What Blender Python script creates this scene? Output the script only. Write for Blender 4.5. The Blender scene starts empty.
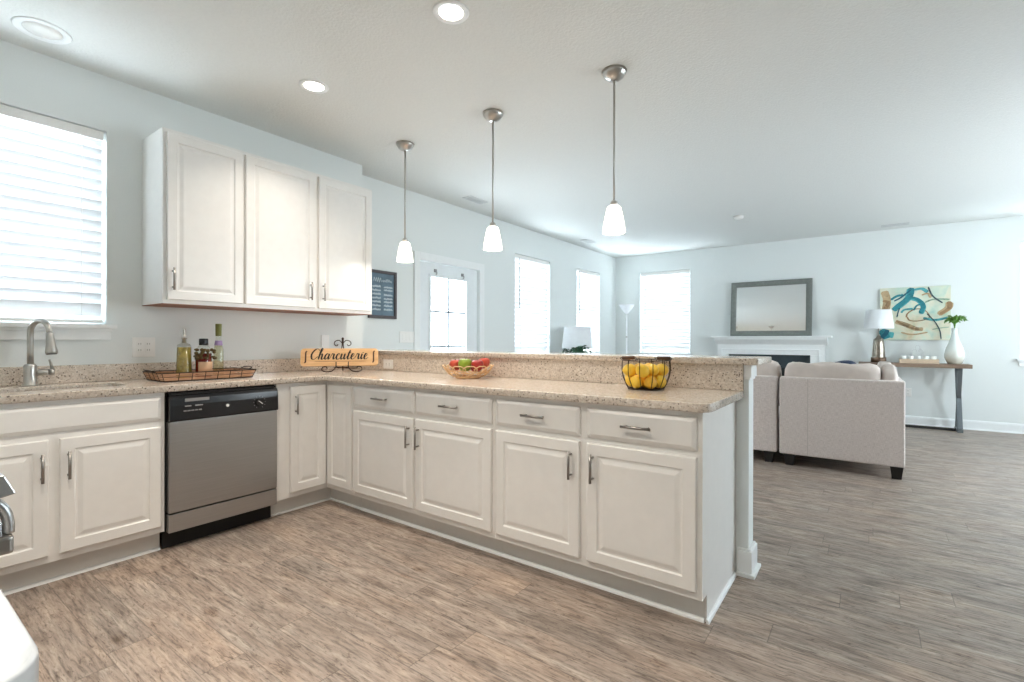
import bpy, bmesh, math, random
from math import sin, cos, pi, radians
from mathutils import Vector, Matrix
S = bpy.context.scene
COL = S.collection
random.seed(7)

# ------------------------------------------------------------------ camera, world, exposure
cd = bpy.data.cameras.new('camera'); cam = bpy.data.objects.new('camera', cd); COL.objects.link(cam)
cd.sensor_fit = 'HORIZONTAL'; cd.sensor_width = 36.0; cd.lens = 488.77 / 1024 * 36
cd.clip_start = 0.02; cd.clip_end = 200
cam.matrix_world = (Matrix.Translation((3.7143, -0.2059, 1.1611)) @ Matrix.Rotation(0.6304, 4, 'Z')
                    @ Matrix.Rotation(pi / 2 - 0.001, 4, 'X') @ Matrix.Rotation(0.002, 4, 'Z'))
S.camera = cam

W = bpy.data.worlds.new('overcast_sky'); S.world = W; W.use_nodes = True
wn = W.node_tree; bg = wn.nodes['Background']
bg.inputs[0].default_value = (0.84, 0.925, 1.0, 1); bg.inputs[1].default_value = 7.8

S.view_settings.view_transform = 'Standard'; S.view_settings.look = 'None'
S.view_settings.gamma = 1; S.view_settings.use_curve_mapping = False
S.view_settings.exposure = 1.38
S.cycles.max_bounces = 10; S.cycles.diffuse_bounces = 7; S.cycles.glossy_bounces = 5
S.cycles.transmission_bounces = 6; S.cycles.transparent_max_bounces = 12
S.cycles.sample_clamp_indirect = 8.0
S.cycles.caustics_reflective = False; S.cycles.caustics_refractive = False

WARM = (1.0, 0.90, 0.78)

# ------------------------------------------------------------------ node helpers
def new_mat(name):
    m = bpy.data.materials.new(name); m.use_nodes = True
    nt = m.node_tree; b = nt.nodes['Principled BSDF']
    return m, nt, b
def N(nt, t, **kw):
    n = nt.nodes.new(t)
    for k, v in kw.items():
        if k == 'ins':
            for i, val in v.items(): n.inputs[i].default_value = val
        else: setattr(n, k, v)
    return n
def LK(nt, a, b): nt.links.new(a, b)
def math_n(nt, op, a, b=None, c=None):
    n = nt.nodes.new('ShaderNodeMath'); n.operation = op
    for i, v in enumerate((a, b, c)):
        if v is None: continue
        if hasattr(v, 'is_linked') or hasattr(v, 'links'): nt.links.new(v, n.inputs[i])
        else: n.inputs[i].default_value = v
    return n.outputs[0]
def ramp(nt, fac, stops):
    n = nt.nodes.new('ShaderNodeValToRGB'); nt.links.new(fac, n.inputs[0])
    e = n.color_ramp.elements
    while len(e) < len(stops): e.new(0.5)
    for el, (p, c) in zip(e, stops):
        el.position = p; el.color = (c[0], c[1], c[2], 1)
    return n.outputs[0]
def mix(nt, fac, a, b, mode='MIX'):
    n = nt.nodes.new('ShaderNodeMix'); n.data_type = 'RGBA'; n.blend_type = mode
    for i, v in ((0, fac), (6, a), (7, b)):
        if hasattr(v, 'links'): nt.links.new(v, n.inputs[i])
        elif i == 0: n.inputs[0].default_value = v
        else: n.inputs[i].default_value = (v[0], v[1], v[2], 1)
    return n.outputs[2]
def bump(nt, b, height, strength, dist=0.01):
    n = nt.nodes.new('ShaderNodeBump'); n.inputs['Strength'].default_value = strength
    n.inputs['Distance'].default_value = dist
    nt.links.new(height, n.inputs['Height']); nt.links.new(n.outputs[0], b.inputs['Normal'])
def srgb(r, g, b):
    f = lambda c: (c / 255 / 12.92) if c / 255 <= 0.04045 else ((c / 255 + 0.055) / 1.055) ** 2.4
    return (f(r), f(g), f(b))
def plain(name, col, rough=0.5, metal=0.0, spec=0.5, noise=0.0, scale=20.0, coat=0.0, bumpy=0.0):
    m, nt, b = new_mat(name)
    b.inputs['Roughness'].default_value = rough; b.inputs['Metallic'].default_value = metal
    b.inputs['Specular IOR Level'].default_value = spec; b.inputs['Coat Weight'].default_value = coat
    tc = N(nt, 'ShaderNodeTexCoord'); no = N(nt, 'ShaderNodeTexNoise', ins={'Scale': scale, 'Detail': 4.0})
    LK(nt, tc.outputs['Object'], no.inputs['Vector'])
    k = max(noise, 0.015)
    c = ramp(nt, no.outputs['Fac'], [(0.3, [x * (1 - k) for x in col]), (0.7, [min(1, x * (1 + k)) for x in col])])
    LK(nt, c, b.inputs['Base Color'])
    if bumpy: bump(nt, b, no.outputs['Fac'], bumpy)
    return m

# ------------------------------------------------------------------ materials
M = {}
M['wall'] = plain('wall_paint', srgb(228, 232, 231), 0.65, bumpy=0.03, scale=180)
M['ceiling'] = plain('ceiling_paint', srgb(226, 228, 226), 0.9, bumpy=0.35, scale=70)
M['trim'] = plain('trim_white', srgb(238, 240, 240), 0.35)
M['cabinet'] = plain('cabinet_white', srgb(236, 234, 231), 0.28)
M['kick'] = plain('toe_kick_paint', srgb(222, 220, 216), 0.4)
M['door_white'] = plain('door_white', srgb(234, 238, 240), 0.35)
M['rawwood'] = plain('raw_wood', srgb(150, 104, 84), 0.6, noise=0.15, scale=12)
M['nickel'] = plain('brushed_nickel', (0.52, 0.50, 0.47), 0.3, 1.0)
M['pull'] = plain('pull_nickel', (0.34, 0.32, 0.30), 0.32, 1.0)
M['black'] = plain('black_plastic', (0.008, 0.008, 0.010), 0.18)
M['blackmatte'] = plain('black_matte', (0.006, 0.006, 0.006), 0.7)
M['gap'] = plain('dark_gap', (0.02, 0.02, 0.02), 0.8)
M['greyprint'] = plain('grey_print', srgb(150, 150, 150), 0.5)
M['muntin'] = plain('muntin_grey', srgb(168, 178, 186), 0.5)
M['whiteprint'] = plain('white_print', srgb(235, 235, 232), 0.5)
M['plate'] = plain('plate_white', srgb(240, 239, 236), 0.3)
M['slot'] = plain('slot_grey', srgb(120, 118, 114), 0.5)
M['iron'] = plain('wrought_iron', srgb(62, 48, 40), 0.5, 0.6)
M['wire'] = plain('dark_wire', srgb(52, 42, 36), 0.45, 0.6)
M['gripwood'] = plain('grip_wood', srgb(92, 66, 52), 0.5, noise=0.2)
M['rattan'] = plain('pale_rattan', srgb(214, 176, 132), 0.55, noise=0.12)
M['navy'] = plain('navy_fabric', srgb(44, 58, 84), 0.9)
M['darkleg'] = plain('dark_leg', (0.010, 0.008, 0.008), 0.35)
M['shade'] = plain('linen_shade', srgb(238, 240, 243), 0.8)
M['steelframe'] = plain('painted_steel', srgb(110, 116, 120), 0.45, 0.5)
M['steeldark'] = plain('dark_steel', srgb(60, 58, 56), 0.5, 0.5)
M['mirrorframe'] = plain('grey_wood_frame', srgb(118, 122, 118), 0.5, noise=0.12, scale=30)
M['slate'] = plain('slate_surround', srgb(48, 62, 68), 0.35, noise=0.1)
M['torch'] = plain('torchiere_white', srgb(240, 242, 244), 0.4)
M['letter'] = plain('letter_black', (0.012, 0.009, 0.008), 0.6)
M['brownline'] = plain('burnt_line', srgb(150, 105, 70), 0.6)
M['slotdark'] = plain('slot_dark', srgb(78, 42, 26), 0.6)
M['chalk'] = plain('chalk', srgb(196, 208, 214), 0.9)
M['chalkboard'] = plain('chalkboard_slate', srgb(98, 120, 136), 0.6, noise=0.25, scale=9)
M['chalkframe'] = plain('dark_wood_frame', srgb(74, 66, 68), 0.5, noise=0.2)
M['cork'] = plain('cork_foil_green', srgb(116, 118, 50), 0.4, noise=0.15)
M['purple'] = plain('lilac_label', srgb(150, 130, 175), 0.5)
M['kraft'] = plain('kraft_label', srgb(196, 160, 128), 0.7, noise=0.08)
M['driedleaf'] = plain('dried_herbs', srgb(78, 62, 28), 0.8, noise=0.5, scale=60)
M['lemon'] = plain('lemon_skin', srgb(246, 204, 66), 0.38, noise=0.06, scale=50, bumpy=0.15)
M['orange'] = plain('orange_lemon_skin', srgb(240, 186, 58), 0.4, noise=0.08, scale=50, bumpy=0.15)
M['apple_red'] = plain('red_apple_skin', srgb(158, 44, 40), 0.3, noise=0.3, scale=16)
M['apple_peach'] = plain('blush_apple_skin', srgb(184, 72, 52), 0.3, noise=0.3, scale=16)
M['apple_green'] = plain('green_apple_skin', srgb(134, 156, 48), 0.3, noise=0.12, scale=16)
M['pear'] = plain('yellow_pear_skin', srgb(196, 180, 66), 0.35, noise=0.1)
M['stem'] = plain('stem_brown', srgb(80, 58, 36), 0.7)
M['leaf'] = plain('leaf_green', srgb(98, 150, 56), 0.5, noise=0.25, scale=25)
M['leafdark'] = plain('leaf_dark_green', srgb(48, 92, 66), 0.5, noise=0.25, scale=25)
M['candle'] = plain('milky_glass', srgb(236, 236, 230), 0.25)
M['traywood'] = plain('pale_wood', srgb(206, 182, 156), 0.6, noise=0.1)
M['merc'] = plain('mercury_glass', srgb(150, 140, 128), 0.28, 0.85, noise=0.35, scale=14)
M['mercdark'] = plain('bronzed_base', srgb(110, 88, 72), 0.4, 0.6, noise=0.2)
M['firebox'] = plain('firebox_black', (0.01, 0.012, 0.014), 0.5)
M['vent'] = plain('vent_white', srgb(206, 208, 208), 0.5)
M['ventdark'] = plain('vent_slot', srgb(120, 124, 124), 0.7)
M['seam'] = plain('sofa_seam', srgb(192, 181, 175), 0.9)
M['redsauce'] = plain('red_infusion', srgb(110, 16, 14), 0.15)
M['oil'] = plain('yellow_oil', srgb(142, 124, 58), 0.12, noise=0.35, scale=40)


def wood_mat(name, cols, sc=(3, 40, 40), rough=0.5):
    m, nt, b = new_mat(name)
    tc = N(nt, 'ShaderNodeTexCoord'); mp = N(nt, 'ShaderNodeMapping'); mp.inputs['Scale'].default_value = sc
    LK(nt, tc.outputs['Object'], mp.inputs[0])
    no = N(nt, 'ShaderNodeTexNoise', ins={'Scale': 1.0, 'Detail': 6.0, 'Distortion': 0.6}); LK(nt, mp.outputs[0], no.inputs['Vector'])
    LK(nt, ramp(nt, no.outputs['Fac'], [(0.3, cols[0]), (0.7, cols[1])]), b.inputs['Base Color'])
    b.inputs['Roughness'].default_value = rough
    return m
M['board'] = wood_mat('bamboo_board', [srgb(214, 168, 116), srgb(236, 196, 148)], (6, 6, 60), 0.45)
M['tablewood'] = wood_mat('table_wood', [srgb(108, 88, 74), srgb(150, 126, 106)], (4, 30, 30), 0.55)
M['traybasket'] = wood_mat('basket_slats', [srgb(168, 122, 90), srgb(204, 160, 124)], (20, 4, 60), 0.6)

def floor_mat():
    m, nt, b = new_mat('plank_floor')
    tc = N(nt, 'ShaderNodeTexCoord'); sp = N(nt, 'ShaderNodeSeparateXYZ'); LK(nt, tc.outputs['Object'], sp.inputs[0])
    x, y = sp.outputs[0], sp.outputs[1]
    PW, PL = 0.1525, 1.22
    ry = math_n(nt, 'DIVIDE', math_n(nt, 'ADD', y, 10.0), PW); row = math_n(nt, 'FLOOR', ry); fy = math_n(nt, 'FRACT', ry)
    w1 = N(nt, 'ShaderNodeTexWhiteNoise', noise_dimensions='1D'); LK(nt, row, w1.inputs['W'])
    rx = math_n(nt, 'ADD', math_n(nt, 'DIVIDE', math_n(nt, 'ADD', x, 20.0), PL), w1.outputs['Value'])
    colm = math_n(nt, 'FLOOR', rx); fx = math_n(nt, 'FRACT', rx)
    cv = N(nt, 'ShaderNodeCombineXYZ'); LK(nt, row, cv.inputs[0]); LK(nt, colm, cv.inputs[1])
    w2 = N(nt, 'ShaderNodeTexWhiteNoise', noise_dimensions='3D'); LK(nt, cv.outputs[0], w2.inputs['Vector'])
    pid = w2.outputs['Value']
    # grain coordinates, shifted per plank
    def grain(sx, sy, off, detail, rough, dist):
        v = N(nt, 'ShaderNodeCombineXYZ')
        LK(nt, math_n(nt, 'ADD', math_n(nt, 'MULTIPLY', x, sx), math_n(nt, 'MULTIPLY', pid, off)), v.inputs[0])
        LK(nt, math_n(nt, 'ADD', math_n(nt, 'MULTIPLY', y, sy), math_n(nt, 'MULTIPLY', pid, off * 1.7)), v.inputs[1])
        n = N(nt, 'ShaderNodeTexNoise', ins={'Scale': 1.0, 'Detail': detail, 'Roughness': rough, 'Distortion': dist}); LK(nt, v.outputs[0], n.inputs['Vector'])
        return n.outputs['Fac']
    gA = grain(3.0, 17.0, 37.0, 6.0, 0.6, 1.4)      # cathedral figure
    gB = grain(9.0, 95.0, 53.0, 5.0, 0.65, 0.5)     # scraped streaks
    gC = grain(16.0, 60.0, 11.0, 4.0, 0.7, 1.8)     # short flecks
    gD = grain(1.6, 5.0, 71.0, 3.0, 0.5, 0.6)       # broad tone
    base = ramp(nt, gA, [(0.30, srgb(138, 126, 118)), (0.45, srgb(170, 158, 149)), (0.58, srgb(186, 175, 166)), (0.72, srgb(206, 197, 188))])
    tint = ramp(nt, gD, [(0.3, srgb(214, 212, 210)), (0.5, srgb(230, 225, 221)), (0.7, srgb(244, 234, 225))])
    c = mix(nt, 1.0, base, tint, 'MULTIPLY')
    ptint = ramp(nt, pid, [(0.0, (0.90, 0.90, 0.90)), (1.0, (1.04, 1.03, 1.02))]); c = mix(nt, 1.0, c, ptint, 'MULTIPLY')
    c = mix(nt, 1.0, c, ramp(nt, gB, [(0.36, (0.58, 0.57, 0.57)), (0.48, (0.96, 0.96, 0.96)), (0.60, (1.14, 1.13, 1.12))]), 'MULTIPLY')
    c = mix(nt, 1.0, c, ramp(nt, gC, [(0.33, (0.42, 0.37, 0.34)), (0.43, (0.93, 0.92, 0.91)), (0.6, (1.0, 1.0, 1.0)), (0.72, (1.16, 1.12, 1.08))]), 'MULTIPLY')
    kv = N(nt, 'ShaderNodeCombineXYZ')
    LK(nt, math_n(nt, 'ADD', math_n(nt, 'MULTIPLY', x, 2.6), math_n(nt, 'MULTIPLY', pid, 19.0)), kv.inputs[0]); LK(nt, math_n(nt, 'MULTIPLY', y, 6.5), kv.inputs[1])
    kn = N(nt, 'ShaderNodeTexVoronoi', ins={'Scale': 1.0}); LK(nt, kv.outputs[0], kn.inputs['Vector'])
    kd = math_n(nt, 'ADD', kn.outputs['Distance'], math_n(nt, 'MULTIPLY', gC, 0.16))
    c = mix(nt, 1.0, c, ramp(nt, kd, [(0.10, (0.42, 0.35, 0.30)), (0.17, (0.80, 0.74, 0.70)), (0.24, (1, 1, 1))]), 'MULTIPLY')
    # seams
    ey = math_n(nt, 'MULTIPLY', math_n(nt, 'MINIMUM', fy, math_n(nt, 'SUBTRACT', 1.0, fy)), PW)
    ex = math_n(nt, 'MULTIPLY', math_n(nt, 'MINIMUM', fx, math_n(nt, 'SUBTRACT', 1.0, fx)), PL)
    e = math_n(nt, 'MINIMUM', ex, ey)
    sm = N(nt, 'ShaderNodeMapRange', interpolation_type='SMOOTHSTEP'); sm.inputs['From Min'].default_value = 0.0006; sm.inputs['From Max'].default_value = 0.0028
    sm.inputs['To Min'].default_value = 0.58; sm.inputs['To Max'].default_value = 1.0
    LK(nt, e, sm.inputs['Value'])
    c = mix(nt, 1.0, c, sm.outputs[0], 'MULTIPLY')
    LK(nt, c, b.inputs['Base Color'])
    LK(nt, ramp(nt, gB, [(0.3, (0.50,) * 3), (0.7, (0.36,) * 3)]), b.inputs['Roughness'])
    b.inputs['Specular IOR Level'].default_value = 0.5
    h = math_n(nt, 'ADD', math_n(nt, 'MULTIPLY', gB, 0.4), sm.outputs[0])
    bump(nt, b, h, 0.25, 0.002)
    return m
M['floor'] = floor_mat()

def granite():
    m, nt, b = new_mat('speckled_granite')
    tc = N(nt, 'ShaderNodeTexCoord')
    v = N(nt, 'ShaderNodeTexVoronoi', ins={'Scale': 150.0}); LK(nt, tc.outputs['Object'], v.inputs['Vector'])
    n1 = N(nt, 'ShaderNodeTexNoise', ins={'Scale': 55.0, 'Detail': 4.0}); LK(nt, tc.outputs['Object'], n1.inputs['Vector'])
    n2 = N(nt, 'ShaderNodeTexNoise', ins={'Scale': 120.0, 'Detail': 2.0}); LK(nt, tc.outputs['Object'], n2.inputs['Vector'])
    sp = N(nt, 'ShaderNodeSeparateColor'); LK(nt, v.outputs['Color'], sp.inputs[0])
    base = ramp(nt, n1.outputs['Fac'], [(0.3, srgb(198, 184, 170)), (0.5, srgb(216, 203, 190)), (0.7, srgb(230, 219, 208))])
    cell = ramp(nt, sp.outputs[0], [(0.0, srgb(150, 134, 118)), (0.25, srgb(205, 190, 174)), (0.8, srgb(226, 216, 204)), (1.0, srgb(240, 234, 226))])
    c = mix(nt, 0.5, base, cell)
    v2 = N(nt, 'ShaderNodeTexVoronoi', ins={'Scale': 92.0, 'Randomness': 1.0}); LK(nt, tc.outputs['Object'], v2.inputs['Vector'])
    sp2 = N(nt, 'ShaderNodeSeparateColor'); LK(nt, v2.outputs['Color'], sp2.inputs[0])
    near = math_n(nt, 'LESS_THAN', v2.outputs['Distance'], 0.34)
    pick = math_n(nt, 'GREATER_THAN', sp2.outputs[0], 0.86)
    c = mix(nt, math_n(nt, 'MULTIPLY', math_n(nt, 'MULTIPLY', near, pick), 0.85), c, srgb(84, 66, 54))
    dk = math_n(nt, 'GREATER_THAN', n2.outputs['Fac'], 0.665)
    c = mix(nt, math_n(nt, 'MULTIPLY', dk, 0.75), c, srgb(112, 98, 86))
    LK(nt, c, b.inputs['Base Color']); b.inputs['Roughness'].default_value = 0.14
    return m
M['granite'] = granite()
def granite_glare_mat():  # granite with window glare and blind reflections painted in as near-white streaks
    m, nt, b = new_mat('window_glare_granite')
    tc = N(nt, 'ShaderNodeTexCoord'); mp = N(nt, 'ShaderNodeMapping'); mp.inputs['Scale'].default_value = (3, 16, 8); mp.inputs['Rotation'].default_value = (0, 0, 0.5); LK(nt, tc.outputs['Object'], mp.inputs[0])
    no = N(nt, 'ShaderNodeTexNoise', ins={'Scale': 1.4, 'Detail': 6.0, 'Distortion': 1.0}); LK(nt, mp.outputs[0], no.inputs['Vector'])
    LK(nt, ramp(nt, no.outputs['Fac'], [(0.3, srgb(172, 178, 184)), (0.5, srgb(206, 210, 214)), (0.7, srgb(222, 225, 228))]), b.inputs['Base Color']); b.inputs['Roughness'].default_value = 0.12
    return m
M['granite_glare'] = granite_glare_mat()

def fabric():
    m, nt, b = new_mat('woven_linen')
    tc = N(nt, 'ShaderNodeTexCoord'); out = []
    for sc in ((34, 34, 420), (420, 420, 34)):
        mp = N(nt, 'ShaderNodeMapping'); mp.inputs['Scale'].default_value = sc; LK(nt, tc.outputs['Object'], mp.inputs[0])
        no = N(nt, 'ShaderNodeTexNoise', ins={'Scale': 1.0, 'Detail': 3.0}); LK(nt, mp.outputs[0], no.inputs['Vector']); out.append(no.outputs['Fac'])
    f = math_n(nt, 'MULTIPLY', math_n(nt, 'ADD', out[0], out[1]), 0.5)
    LK(nt, ramp(nt, f, [(0.34, srgb(184, 172, 166)), (0.5, srgb(212, 200, 195)), (0.66, srgb(228, 219, 214))]), b.inputs['Base Color'])
    b.inputs['Roughness'].default_value = 0.9; b.inputs['Specular IOR Level'].default_value = 0.2
    b.inputs['Sheen Weight'].default_value = 0.3
    bump(nt, b, f, 0.3, 0.002)
    return m
M['fabric'] = fabric(); M['cushion'] = plain('cushion_linen', srgb(208, 195, 187), 0.9, noise=0.07, scale=9, bumpy=0.25)

def steel():
    m, nt, b = new_mat('brushed_stainless')
    tc = N(nt, 'ShaderNodeTexCoord'); mp = N(nt, 'ShaderNodeMapping'); mp.inputs['Scale'].default_value = (4, 4, 520); LK(nt, tc.outputs['Object'], mp.inputs[0])
    no = N(nt, 'ShaderNodeTexNoise', ins={'Scale': 1.0, 'Detail': 3.0}); LK(nt, mp.outputs[0], no.inputs['Vector'])
    n2 = N(nt, 'ShaderNodeTexNoise', ins={'Scale': 3.0, 'Detail': 2.0}); LK(nt, tc.outputs['Object'], n2.inputs['Vector'])
    LK(nt, ramp(nt, no.outputs['Fac'], [(0.3, (0.43, 0.43, 0.43)), (0.7, (0.50, 0.50, 0.50))]), b.inputs['Base Color'])
    b.inputs['Metallic'].default_value = 1.0
    LK(nt, ramp(nt, n2.outputs['Fac'], [(0.3, (0.30,) * 3), (0.7, (0.40,) * 3)]), b.inputs['Roughness'])
    b.inputs['Anisotropic'].default_value = 0.6
    return m
M['steel'] = steel()

def slat_mat():
    m, nt, b = new_mat('blind_slat')
    nt.nodes.remove(b); o = nt.nodes['Material Output']
    tc = N(nt, 'ShaderNodeTexCoord'); no = N(nt, 'ShaderNodeTexNoise', ins={'Scale': 3.0}); LK(nt, tc.outputs['Object'], no.inputs['Vector'])
    c = ramp(nt, no.outputs['Fac'], [(0.2, (0.86, 0.88, 0.90)), (0.8, (0.90, 0.91, 0.92))])
    d = N(nt, 'ShaderNodeBsdfDiffuse'); t = N(nt, 'ShaderNodeBsdfTranslucent'); mx = N(nt, 'ShaderNodeMixShader'); mx.inputs[0].default_value = 0.12
    LK(nt, c, d.inputs[0]); LK(nt, c, t.inputs[0]); LK(nt, d.outputs[0], mx.inputs[1]); LK(nt, t.outputs[0], mx.inputs[2]); LK(nt, mx.outputs[0], o.inputs[0])
    return m
M['slat'] = slat_mat()

def glass_pane():
    m, nt, b = new_mat('window_glass')
    nt.nodes.remove(b); o = nt.nodes['Material Output']
    t = N(nt, 'ShaderNodeBsdfTransparent'); t.inputs[0].default_value = (0.96, 0.98, 0.98, 1)
    g = N(nt, 'ShaderNodeBsdfGlossy'); g.inputs['Roughness'].default_value = 0.02
    lw = N(nt, 'ShaderNodeLayerWeight'); lw.inputs[0].default_value = 0.5
    fr = math_n(nt, 'ADD', math_n(nt, 'MULTIPLY', math_n(nt, 'POWER', lw.outputs['Facing'], 4.0), 0.6), 0.03)
    mx = N(nt, 'ShaderNodeMixShader'); LK(nt, fr, mx.inputs[0]); LK(nt, t.outputs[0], mx.inputs[1]); LK(nt, g.outputs[0], mx.inputs[2]); LK(nt, mx.outputs[0], o.inputs[0])
    return m
M['glass'] = glass_pane()

def bottle_glass(name, tint):
    m, nt, b = new_mat(name)
    nt.nodes.remove(b); o = nt.nodes['Material Output']
    t = N(nt, 'ShaderNodeBsdfTransparent'); t.inputs[0].default_value = (*tint, 1)
    g = N(nt, 'ShaderNodeBsdfGlossy'); g.inputs['Roughness'].default_value = 0.04
    lw = N(nt, 'ShaderNodeLayerWeight'); lw.inputs[0].default_value = 0.5
    fr = math_n(nt, 'ADD', math_n(nt, 'MULTIPLY', math_n(nt, 'POWER', lw.outputs['Facing'], 3.0), 0.5), 0.04)
    mx = N(nt, 'ShaderNodeMixShader'); LK(nt, fr, mx.inputs[0]); LK(nt, t.outputs[0], mx.inputs[1]); LK(nt, g.outputs[0], mx.inputs[2]); LK(nt, mx.outputs[0], o.inputs[0])
    return m
M['clear'] = bottle_glass('clear_glass', (0.93, 0.95, 0.93)); M['paleoil'] = bottle_glass('pale_infusion', (0.93, 0.91, 0.78))

def vase_mat():
    m, nt, b = new_mat('pearl_glaze')
    tc = N(nt, 'ShaderNodeTexCoord'); sp = N(nt, 'ShaderNodeSeparateXYZ'); LK(nt, tc.outputs['Object'], sp.inputs[0])
    no = N(nt, 'ShaderNodeTexNoise', ins={'Scale': 9.0}); LK(nt, tc.outputs['Object'], no.inputs['Vector'])
    f = math_n(nt, 'ADD', math_n(nt, 'MULTIPLY', sp.outputs[2], 2.2), math_n(nt, 'MULTIPLY', no.outputs['Fac'], 0.35))
    LK(nt, ramp(nt, f, [(0.2, srgb(206, 200, 184)), (0.55, srgb(228, 232, 226)), (1.0, srgb(226, 236, 234))]), b.inputs['Base Color'])
    b.inputs['Roughness'].default_value = 0.12; b.inputs['Coat Weight'].default_value = 0.5
    return m
M['vase'] = vase_mat()

def mirror_mat():
    m, nt, b = new_mat('mirror_glass')
    b.inputs['Base Color'].default_value = (0.86, 0.88, 0.88, 1); b.inputs['Metallic'].default_value = 1; b.inputs['Roughness'].default_value = 0.01
    return m
M['mirror'] = mirror_mat()

def canvas_mat():
    m, nt, b = new_mat('painted_canvas')
    tc = N(nt, 'ShaderNodeTexCoord')
    no = N(nt, 'ShaderNodeTexNoise', ins={'Scale': 4.5, 'Detail': 4.0, 'Distortion': 1.2}); LK(nt, tc.outputs['Object'], no.inputs['Vector'])
    n2 = N(nt, 'ShaderNodeTexNoise', ins={'Scale': 2.2, 'Detail': 3.0, 'Distortion': 0.8}); LK(nt, tc.outputs['Object'], n2.inputs['Vector'])
    c = ramp(nt, no.outputs['Fac'], [(0.3, srgb(160, 196, 184)), (0.45, srgb(206, 216, 192)), (0.56, srgb(222, 212, 186)), (0.70, srgb(182, 196, 158))])
    c2 = ramp(nt, n2.outputs['Fac'], [(0.32, srgb(140, 192, 188)), (0.48, srgb(224, 228, 214)), (0.56, srgb(226, 222, 204)), (0.7, srgb(206, 180, 146))])
    LK(nt, mix(nt, 0.45, c, c2), b.inputs['Base Color']); b.inputs['Roughness'].default_value = 0.7
    return m
M['canvas'] = canvas_mat()
for k, c in dict(teal=(40, 132, 142), tealdark=(20, 92, 112), aqua=(84, 172, 176), brown=(160, 128, 92), tan=(190, 164, 126), ink=(62, 84, 90), sage=(146, 176, 150)).items():
    m_, nt_, b_ = new_mat('paint_' + k); M['paint_' + k] = m_
    tc_ = N(nt_, 'ShaderNodeTexCoord'); n_ = N(nt_, 'ShaderNodeTexNoise', ins={'Scale': 11.0, 'Detail': 6.0, 'Roughness': 0.7, 'Distortion': 1.0}); LK(nt_, tc_.outputs['Object'], n_.inputs['Vector'])
    cc_ = srgb(*c); LK(nt_, ramp(nt_, n_.outputs['Fac'], [(0.34, [v * 0.45 for v in cc_]), (0.50, [v * 0.9 for v in cc_]), (0.64, cc_), (0.74, srgb(200, 216, 200))]), b_.inputs['Base Color']); b_.inputs['Roughness'].default_value = 0.6

def glow(name, col, strength):
    m, nt, b = new_mat(name)
    b.inputs['Base Color'].default_value = (0.9, 0.9, 0.88, 1); b.inputs['Roughness'].default_value = 0.3
    b.inputs['Emission Color'].default_value = (*col, 1); b.inputs['Emission Strength'].default_value = strength
    return m
M['lampglass'] = glow('lit_opal_glass', (1.0, 0.90, 0.76), 1.1)
M['lens'] = glow('lit_lens', (1.0, 0.93, 0.84), 3.0)

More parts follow.
